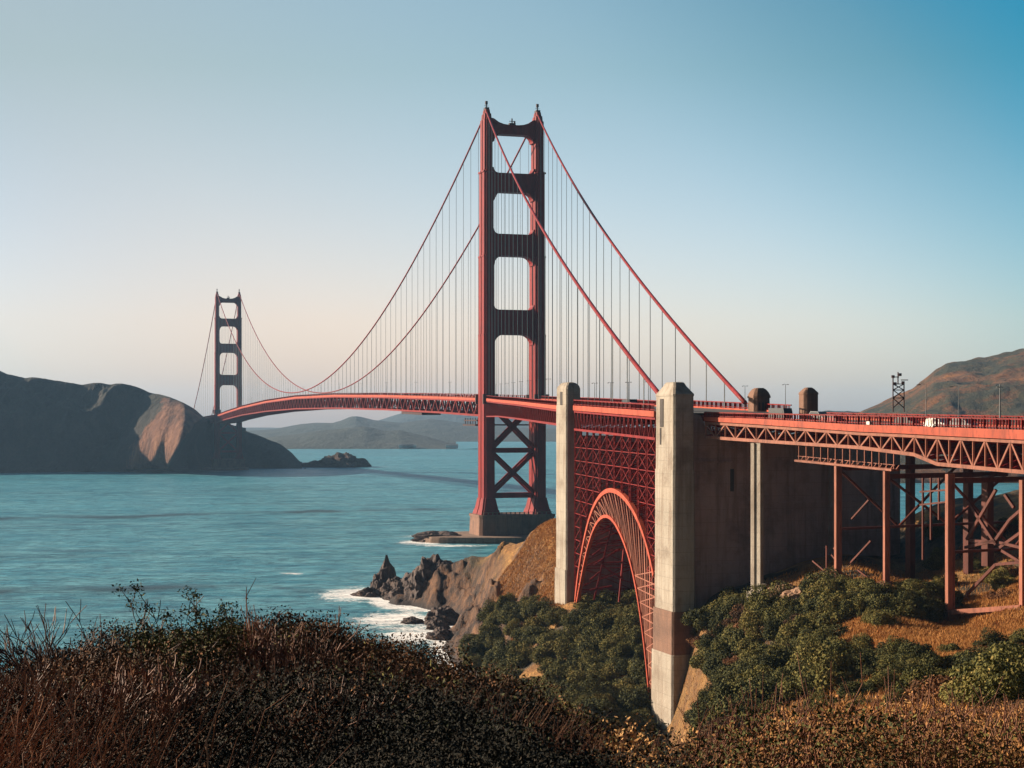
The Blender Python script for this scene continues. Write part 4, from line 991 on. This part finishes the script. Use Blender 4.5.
va = lambda i: (ST_via[i + 1][0] - ST_via[i][0])
vehicle(onroad(ST_via, 1, .55), va(1), 5.2, 1.9, 2.1, M['vdark'], 'dark van on the deck left of the domed pylon head', 'van', 'van')
vehicle(onroad(ST_via, 3, .70), va(3), 4.6, 1.8, 1.6, M['vgrey'], 'grey car on the viaduct below the domed pylon head', 'car', 'car')
vehicle(onroad(ST_via, 18, .35), va(18), 4.5, 1.8, 1.55, M['vwhite'], 'white car on the viaduct above the small lettered sign', 'car', 'car')
vehicle(onroad(ST_via, 25, .75), va(25), 5.6, 2.0, 2.5, M['vwhite'], 'white van on the viaduct near the right edge', 'van', 'van')
vehicle(onroad(ST_via, 9, .30), va(9), 4.4, 1.8, 1.5, M['vred'], 'red car on the viaduct just right of the pointed pylon head')
vehicle(onroad(ST_via, 13, .55), va(13), 4.6, 1.8, 1.5, M['vdark'], 'dark car on the viaduct below the lattice mast')
vehicle(onroad(ST_via, 21, .28), va(21), 4.6, 1.8, 1.6, M['vgrey'], 'grey car on the viaduct right of the small lettered sign')
vehicle(onroad(ST_arch, 6, .3), AX, 5.2, 1.9, 2.1, M['vdark'], 'dark van on the deck over the arch, nearer the left pylon', 'van', 'van')
vehicle(onroad(ST_arch, 15, .3), AX, 6.5, 2.1, 2.6, M['vgrey'], 'grey truck on the deck over the arch, nearer the right pylon', 'truck', 'truck')
vehicle(onroad(ST_arch, 10, .2), AX, 4.6, 1.8, 1.6, M['vred'], 'red car on the deck over the middle of the arch', 'car', 'car')

# pale rubble terrace at the foot of the anchorage wall
for k, (px, y, r_, lb) in enumerate([(786, 597, (3.4, 2.6, 2.2), 'pale rock outcrop below the dark wall, right of the paired column'), (800, 596, (2.6, 2.2, 1.6), 'smaller pale rock right end of the outcrop below the wall'), (758, 604, (1.6, 1.8, 1.8), 'crumbled pale rock under the paired concrete column')]):
    D_, z = hit(px, y, 200); D_ = D_ or 285
    rock('outcrop', P(px, D_, y=y + 3), r_, 80 + k, M['outcrop'], lb, 'rock', sub=4)

# ------------------------------------------------------------------ foliage
def leafcloud(n, centers, radii, size, seed, up=.3, shell=.55, stretch=1.0):
    g = np.random.default_rng(seed); k = g.integers(0, len(centers), n)
    d = g.normal(size=(n, 3)); d /= np.linalg.norm(d, axis=1)[:, None]
    r = (shell + (1 - shell) * g.random(n) ** .6)[:, None]
    c = centers[k] + d * r * radii[k]
    nrm = d * .7 + g.normal(size=(n, 3)) * .6 + np.array([0, 0, up]); nrm /= np.linalg.norm(nrm, axis=1)[:, None]
    a = np.cross(nrm, g.normal(size=(n, 3))); a /= np.linalg.norm(a, axis=1)[:, None]; b_ = np.cross(nrm, a)
    s_ = size * (.55 + .9 * g.random(n))[:, None]
    V = np.stack([c - a * s_ * stretch, c - b_ * s_ * .5, c + a * s_ * stretch, c + b_ * s_ * .5], 1).reshape(-1, 3)
    tint = np.clip(.45 + .22 * g.normal(size=n) + (g.random(len(centers)) * .35 - .17)[k], 0, 1)
    return V, np.repeat(tint, 4), c
def shrub_mesh(seed, w_, h, n, mt, size=.22):
    g = np.random.default_rng(seed); m_ = 11
    m_ = int(g.integers(6, 15)); a = g.random(m_) * 6.283; rr_ = np.sqrt(g.random(m_)) * w_ * .36; sk = g.uniform(-.5, .5)
    cz = h * (.62 - .25 * (rr_ / (w_ * .36))) * (.62 + .62 * g.random(m_)) * (1 + sk * np.cos(a) * rr_ / w_ * 1.5)
    C_ = np.stack([np.cos(a) * rr_, np.sin(a) * rr_, cz], 1); Rd = np.stack([w_ * .19 * (.5 + .9 * g.random(m_))] * 2 + [h * .30 * (.7 + .5 * g.random(m_))], 1)
    # skirt down to the ground
    a2 = g.random(9) * 6.283; C2 = np.stack([np.cos(a2) * w_ * .34, np.sin(a2) * w_ * .34, np.full(9, h * .18)], 1); R2 = np.tile([[w_ * .18, w_ * .18, h * .25]], (9, 1))
    V, tint, _ = leafcloud(n, np.r_[C_, C2], np.r_[Rd, R2], size, seed)
    Fq = np.arange(n * 4).reshape(-1, 4)
    o = npmesh('shrub', V, Fq, mt, {'tint': tint}); return o
protos = [shrub_mesh(100 + k, 7 + (k % 3), 4.2 + (k % 4) * .5, 11000, M['leaf'], .155) for k in range(7)]
dprotos = [shrub_mesh(200 + k, 6 + k, 2.6, 7000, M['leafdry'], .14) for k in range(4)]
used = set()
def put_shrub(px, D, z, s_, label, group, dry=False, zs=1.0):
    src = random.choice(dprotos if dry else protos)
    o = src if src.name not in used else src.copy()
    if src.name not in used: used.add(src.name)
    else: COL.objects.link(o)
    o.location = P(px, D, z=z - .45 * s_); o.rotation_euler = (0, 0, random.random() * 6.283); o.scale = (s_ * random.uniform(.85, 1.15), s_ * random.uniform(.85, 1.15), s_ * zs * random.uniform(.8, 1.15))
    return tag(o, label, 'shrub', group)
def inside(poly, x, y):
    c_ = False; j = len(poly) - 1
    for i in range(len(poly)):
        if (poly[i][1] > y) != (poly[j][1] > y) and x < (poly[j][0] - poly[i][0]) * (y - poly[i][1]) / (poly[j][1] - poly[i][1]) + poly[i][0]: c_ = not c_
        j = i
    return c_
zones = [  # polygon in the photograph, count, size range, dry share, label, group, nearest distance
    ([(452, 655), (475, 632), (500, 612), (528, 592), (556, 604), (600, 604), (650, 596), (653, 640), (646, 690), (640, 735), (590, 735), (540, 712), (490, 685)], 120, (.8, 1.3), .05, 'rounded green shrub on the slope below the steel arch', 'green shrubs below the arch', 250),
    ([(684, 625), (715, 604), (760, 606), (830, 600), (832, 640), (838, 690), (790, 700), (735, 738), (712, 745), (700, 722), (712, 680), (700, 650)], 105, (.6, 1.1), .16, 'dark green shrub on the slope below the anchorage wall', 'shrubs below the anchorage wall', 150),
    ([(806, 590), (836, 586), (888, 588), (945, 592), (944, 616), (900, 628), (860, 622), (820, 600)], 30, (.55, .9), .1, 'dark shrub around the feet of the thin viaduct columns', 'shrubs around the column feet', 200),
    ([(850, 655), (905, 652), (960, 655), (1024, 640), (1060, 650), (1060, 705), (940, 706), (850, 700)], 46, (.42, .72), .12, 'dark green shrub below the golden grass terrace at the right', 'shrubs below the grass terrace', 80),
    ([(920, 530), (945, 515), (1024, 500), (1060, 490), (1060, 590), (1000, 600), (958, 596), (925, 570)], 30, (.35, .8), .45, 'scrubby bush on the bank behind the viaduct columns', 'bushes behind the viaduct', 200),
    ([(700, 745), (760, 705), (850, 690), (900, 708), (850, 735), (760, 755), (710, 768)], 26, (.22, .42), .7, 'brown dry bush low on the slope right of the near pylon foot', 'dry bushes on the lower slope', 60),
]
for poly, n, (s0, s1_), dry, label, group, dmin in zones:
    k = 0; tries = 0; xs = [p[0] for p in poly]; ys = [p[1] for p in poly]; placed = []
    while k < n and tries < n * 14:
        tries += 1; x, y = random.uniform(min(xs), max(xs)), random.uniform(min(ys), max(ys))
        if not inside(poly, x, y): continue
        D_, z = hit(x, y, dmin)
        if D_ is None: continue
        s_ = random.uniform(s0, s1_); wq = P(x, D_, z=z)
        if any((wq - q).length < 2.5 * (s_ + sq) * .5 for q, sq in placed): continue
        placed.append((wq, s_)); isdry = random.random() < dry
        put_shrub(x, D_, z, s_, ('brown dry bush among the shrubs ' + label.split(' ', 2)[2].split(' ', 1)[1] if isdry and dry < .3 else label), (group + ', the dry ones') if isdry and dry < .3 else group, isdry)
        k += 1
# two trees low beside the far pylon and by the arch foot
for src in protos + dprotos:
    if src.name not in used: bpy.data.objects.remove(src)

# dry grass blades over the golden slopes and open ground, beyond counting
def blades(px, D, n_, h0, h1, wd, g):
    k = len(px); z = ground(px, D); X = (px - CX) / F * D
    base = np.stack([X, D, z - .03], 1); h = (h0 + (h1 - h0) * g.random(k))[:, None]
    lean = g.normal(size=(k, 3)) * .35; lean[:, 2] = 1; lean[:, 0] += .2
    a = g.random(k) * 3.1416; sd = np.stack([np.cos(a), np.sin(a), np.zeros(k)], 1) * wd
    V = np.stack([base - sd, base + sd, base + lean * h], 1).reshape(-1, 3)
    return V, np.arange(3 * k).reshape(-1, 3)
g = np.random.default_rng(5)
pxs, Ds = [], []
for px0, px1, D0, D1, n_ in [(465, 585, 400, 500, 90000), (835, 1060, 165, 262, 100000), (680, 1060, 90, 300, 70000)]:
    pxs.append(g.uniform(px0, px1, n_)); Ds.append(g.uniform(D0, D1, n_))
pxs = np.concatenate(pxs); Ds = np.concatenate(Ds); rkm = rockmask(pxs, Ds); zz_ = ground(pxs, Ds); keep = (rkm < .3) & (zz_ > 2); pxs, Ds = pxs[keep], Ds[keep]
V_, F_ = blades(pxs, Ds, 1, .25, .75, .06, g)
o = npmesh('dry_grass', V_, F_, M['grass'], {'tint': np.repeat(np.clip(.5 + .25 * g.normal(size=len(pxs)), 0, 1), 3)})
tag(o, 'golden dry grass over the open slopes', 'grass', kind='stuff')

# foreground brush: leaves, stems and seed heads
def brush(name, n_cl, pxr, Dr, per, size, hgt, mt, seed, label, dens=None, leaf_w=.5, spread=.45):
    g = np.random.default_rng(seed)
    px = g.uniform(*pxr, n_cl); D = np.sqrt(g.uniform(Dr[0] ** 2, Dr[1] ** 2, n_cl)); X = (px - CX) / F * D
    if dens is not None:
        kp = dens(px, D, X, g); px, D, X = px[kp], D[kp], X[kp]
    n_cl = len(px); z = ground(px, D)
    hh_ = hgt * (.25 + 1.0 * (vn(X / 1.8, D / 1.8, seed) + .5) + .3 * (vn(X / .5, D / .5, seed + 3) + .5) + .25 * g.random(n_cl) ** 3) * np.interp(D, [3, 12, 24], [.25, .6, 1.0])
    k = np.repeat(np.arange(n_cl), per); n = len(k)
    u = g.random(n) ** .7
    r = g.normal(size=(n, 2)) * spread * .5 * (1.1 - .45 * u)[:, None]
    c = np.stack([X[k] + r[:, 0], D[k] + r[:, 1], z[k] + u * hh_[k]], 1)
    nrm = g.normal(size=(n, 3)) + np.array([0, 0, .4]); nrm /= np.linalg.norm(nrm, axis=1)[:, None]
    a = np.cross(nrm, g.normal(size=(n, 3))); a /= np.linalg.norm(a, axis=1)[:, None]; b_ = np.cross(nrm, a)
    s_ = (size * (.5 + g.random(n)) * np.clip(D[k] / 20, .42, 1.15))[:, None]
    V = np.stack([c - a * s_, c - b_ * s_ * leaf_w, c + a * s_, c + b_ * s_ * leaf_w], 1).reshape(-1, 3)
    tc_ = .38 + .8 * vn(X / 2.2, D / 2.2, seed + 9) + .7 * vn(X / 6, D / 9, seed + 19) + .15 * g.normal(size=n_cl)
    tint = np.clip(tc_[k] - .12 + .35 * np.clip(u - .55, 0, 1) + .09 * g.normal(size=n), 0, 1)  # tips lightened: warm light on the dry tips put into the tint
    o = npmesh(name, V, np.arange(4 * n).reshape(-1, 4), mt, {'tint': np.repeat(tint, 4)})
    return tag(o, label, 'brush', kind='stuff')
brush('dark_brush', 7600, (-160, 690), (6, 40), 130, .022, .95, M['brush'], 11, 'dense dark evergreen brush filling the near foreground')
M['golden'] = leafmat('golden_brush_leaves', [(.0, (.035, .022, .010)), (.35, (.12, .06, .022)), (.65, (.34, .16, .05)), (1, (.60, .36, .15))], .9)
brush('brown_brush', 5200, (610, 1180), (16, 75), 190, .024, 1.0, M['golden'], 12, 'brown brush over the right foreground', dens=lambda p, D, X, g: vn(X / 3.2, D / 5.0, 5) > -.22)
brush('reddish_brush', 5200, (-160, 640), (8, 33), 110, .022, 1.02, M['leafdry'], 17, 'reddish brown brush on the left and along the foreground crest', dens=lambda p, D, X, g: g.random(len(p)) < np.maximum(np.clip(1.0 - p / 250, 0, 1), np.clip((D - 23.5) / 4, 0, .8)))
brush('green_brush', 2500, (-160, 1180), (14, 60), 90, .028, .9, M['leaf'], 14, 'patches of green leaves mixed into the near brush')

def stems(name, n_, pxr, Dr, hr, rad, lean, mt, seed, label, seg_=5, dens=None):
    g = np.random.default_rng(seed); px = g.uniform(*pxr, n_); D = np.sqrt(g.uniform(Dr[0] ** 2, Dr[1] ** 2, n_))
    if dens is not None:
        kp = dens(px, D, g); px, D = px[kp], D[kp]
    n_ = len(px); z = ground(px, D); X = (px - CX) / F * D
    h = g.uniform(*hr, n_); a = g.random(n_) * 6.283; ln = g.random(n_) * .45
    dx = np.cos(a) * ln + lean; dy = np.sin(a) * ln
    ts = np.linspace(0, 1, seg_); Vs = []; 
    wob = g.normal(size=(n_, seg_, 2)) * .06
    for i, t_ in enumerate(ts):
        c = np.stack([X + dx * h * t_ ** 1.4 + wob[:, i, 0] * h, D + dy * h * t_ ** 1.4 + wob[:, i, 1] * h, z + h * t_ * .95], 1)
        r = rad * (1 - .75 * t_)
        for k in range(3):
            b_ = 2.094 * k; Vs.append(c + np.array([math.cos(b_) * r, math.sin(b_) * r, 0]))
    V = np.stack(Vs, 1); Fq = []
    for i in range(seg_ - 1):
        for k in range(3):
            k2 = (k + 1) % 3; Fq.append([i * 3 + k, i * 3 + k2, (i + 1) * 3 + k2, (i + 1) * 3 + k])
    Fq = np.array(Fq)[None] + (np.arange(n_) * seg_ * 3)[:, None, None]
    tint = np.repeat(np.clip(.5 + .28 * g.normal(size=n_), 0, 1), seg_ * 3)
    o = npmesh(name, V.reshape(-1, 3), Fq.reshape(-1, 4), mt, {'tint': tint}); return tag(o, label, 'twigs', kind='stuff')
stems('twigs', 2300, (-160, 300), (8, 21), (.5, 1.2), .010, .34, M['twig'], 21, 'reddish bare twigs leaning right over the left foreground', dens=lambda p, D, g: g.random(len(p)) < np.clip(1.1 - p / 210, .04, 1))
stems('twigs', 5500, (200, 720), (18, 34), (.6, 1.15), .009, .1, M['twig'], 22, 'fine dry twigs standing along the crest of the foreground brush')
stems('dry_stalks', 15000, (690, 1180), (18, 70), (.5, 1.5), .017, .05, M['twig'], 23, 'reddish dry stalks over the right foreground')

# two individual shrubs on the crest
def branchy(name, base, h, seed, label, leaves=0, mt='twig', spread=.8, leafm='leaf', lsize=.024, n0=9, rad=.03):
    g = random.Random(seed); mb = MB(); tips = []
    def grow(p, d, L, r, lev):
        q = p; pts = [p]
        for k in range(3):
            d = (d + Vector((g.uniform(-.18, .18), g.uniform(-.18, .18), g.uniform(-.05, .15)))).normalized(); q = q + d * L / 3; pts.append(q)
        mb.tube(pts, [max(r, .007), max(r * .85, .007), max(r * .7, .006), max(r * .55, .005)], 4)
        tips.append(q)
        if lev > 0:
            for k in range(g.choice((2, 3, 3))):
                nd = (d + Vector((g.uniform(-.8, .8), g.uniform(-.8, .8), g.uniform(-.15, .4)))).normalized(); grow(pts[g.choice((1, 2, 3))], nd, L * g.uniform(.55, .8), r * .55, lev - 1)
    for k in range(n0):
        a = g.random() * 6.283; grow(Vector(base), Vector((math.cos(a) * spread, math.sin(a) * spread, 1)).normalized(), h * g.uniform(.38, .5), rad, 3)
    o = empty(name, base, label, 'shrub'); 
    if leaves:
        mb.build('stems', M[mt], o); rg = np.random.default_rng(seed); T = np.array([t_[:] for t_ in tips]); V, tint, _ = leafcloud(leaves, T, np.full((len(T), 3), .13), lsize, seed, shell=.1)
        V -= np.array(wloc(o)[:]); lo = npmesh('foliage', V, np.arange(leaves * 4).reshape(-1, 4), M[leafm], {'tint': tint}); lo.parent = o
    else: mb.build('branches', M[mt], o)
    # the twig tint attribute is absent on these, which reads as the darkest bark
    return o
def gb(px, D): return P(px, D, z=float(ground(np.array([float(px)]), np.array([float(D)]))[0]))
branchy('bare_shrub', gb(90, 25), 2.5, 3, 'leafless grey shrub with fine branches against the water at left', n0=20, spread=.95)
branchy('leafy_shrub', gb(178, 25), 1.8, 6, 'small leafy green shrub standing up on the brush crest at left', 15000, leafm='leaf', n0=12)
branchy('leafy_shrub', gb(212, 25.5), 1.7, 8, 'lower leafy shrub just right of the tallest leafy one on the crest', 9000, leafm='leaf', n0=10)
branchy('dry_shrub', gb(290, 25), 1.75, 9, 'spiky reddish dry shrub on the brush crest', 900, leafm='leafdry', n0=14, lsize=.02)
branchy('dry_shrub', gb(252, 25), 1.8, 12, 'thin upright dry shrub left of the spiky reddish one', 300, leafm='leafdry', n0=6, spread=.25, lsize=.02)
branchy('bare_shrub', gb(8, 22), 1.3, 14, 'tiny bare shrub at the left edge of the picture', n0=5)

protoA = branchy('twiggy_shrub', gb(40, 18), 1.35, 31, 'bare reddish twiggy shrub standing in the near brush', n0=9)
protoB = branchy('twiggy_shrub', gb(330, 26), 1.1, 33, 'bare reddish twiggy shrub standing in the near brush', 500, leafm='leafdry', n0=9, lsize=.02)
for o_ in (protoA, protoB): o_['group'] = 'bare shrubs in the near brush'
rs = random.Random(77)
for k in range(34):
    px = rs.choice([rs.uniform(-40, 200), rs.uniform(-40, 420), rs.uniform(690, 1060)]); D = rs.uniform(13, 29) if px < 690 else rs.uniform(26, 62)
    c_ = copy_tree(rs.choice((protoA, protoB)) if not 250 < px < 640 else protoB); c_.location = gb(px, D); c_.rotation_euler = (0, 0, rs.random() * 6.283); q_ = rs.uniform(.6, 1.05) * (1.25 if px > 690 else 1); c_.scale = (q_, q_, q_)

# ------------------------------------------------------------------ village by the far shore
for k, (px, y) in enumerate([(402, 449.6), (406, 449.4), (410, 449.8), (413, 449.4), (449, 449.3), (455, 449.5)]):
    c_ = P(px, 3655, z=1); mb = MB(); mb.box(c_, 14, 12, 7)
    o = empty('far_house', c_, 'tiny pale building on the far shore, left of the near tower', 'building', 'pale buildings on the far shore')
    mb.build('wall', M['white'], o)
    x0, y0 = c_.x, c_.y; r0 = [Vector((x0 - 7.5, y0 - 6.5, 8)), Vector((x0 + 7.5, y0 - 6.5, 8)), Vector((x0 + 7.5, y0 + 6.5, 8)), Vector((x0 - 7.5, y0 + 6.5, 8))]
    MB().quadprism(r0, [Vector((x0 - 7, y0 - .2, 11)), Vector((x0 + 7, y0 - .2, 11)), Vector((x0 + 7, y0 + .2, 11)), Vector((x0 - 7, y0 + .2, 11))]).build('roof', M['greysteel'], o)

# ------------------------------------------------------------------ haze
mb = MB(); mb.box((0, 5600, -16), 25000, 12600, 300)
hz = mb.build('haze', bpy.data.materials.new('haze'), None); hm = hz.data.materials[0]; hm.use_nodes = True; ht = hm.node_tree; ht.nodes.clear()
pv = ht.nodes.new('ShaderNodeVolumePrincipled'); pv.inputs['Color'].default_value = (.36, .64, 1.0, 1); pv.inputs['Density'].default_value = .000045; pv.inputs['Anisotropy'].default_value = .2
ou = ht.nodes.new('ShaderNodeOutputMaterial'); ht.links.new(pv.outputs[0], ou.inputs['Volume']); tag(hz, kind='stuff')
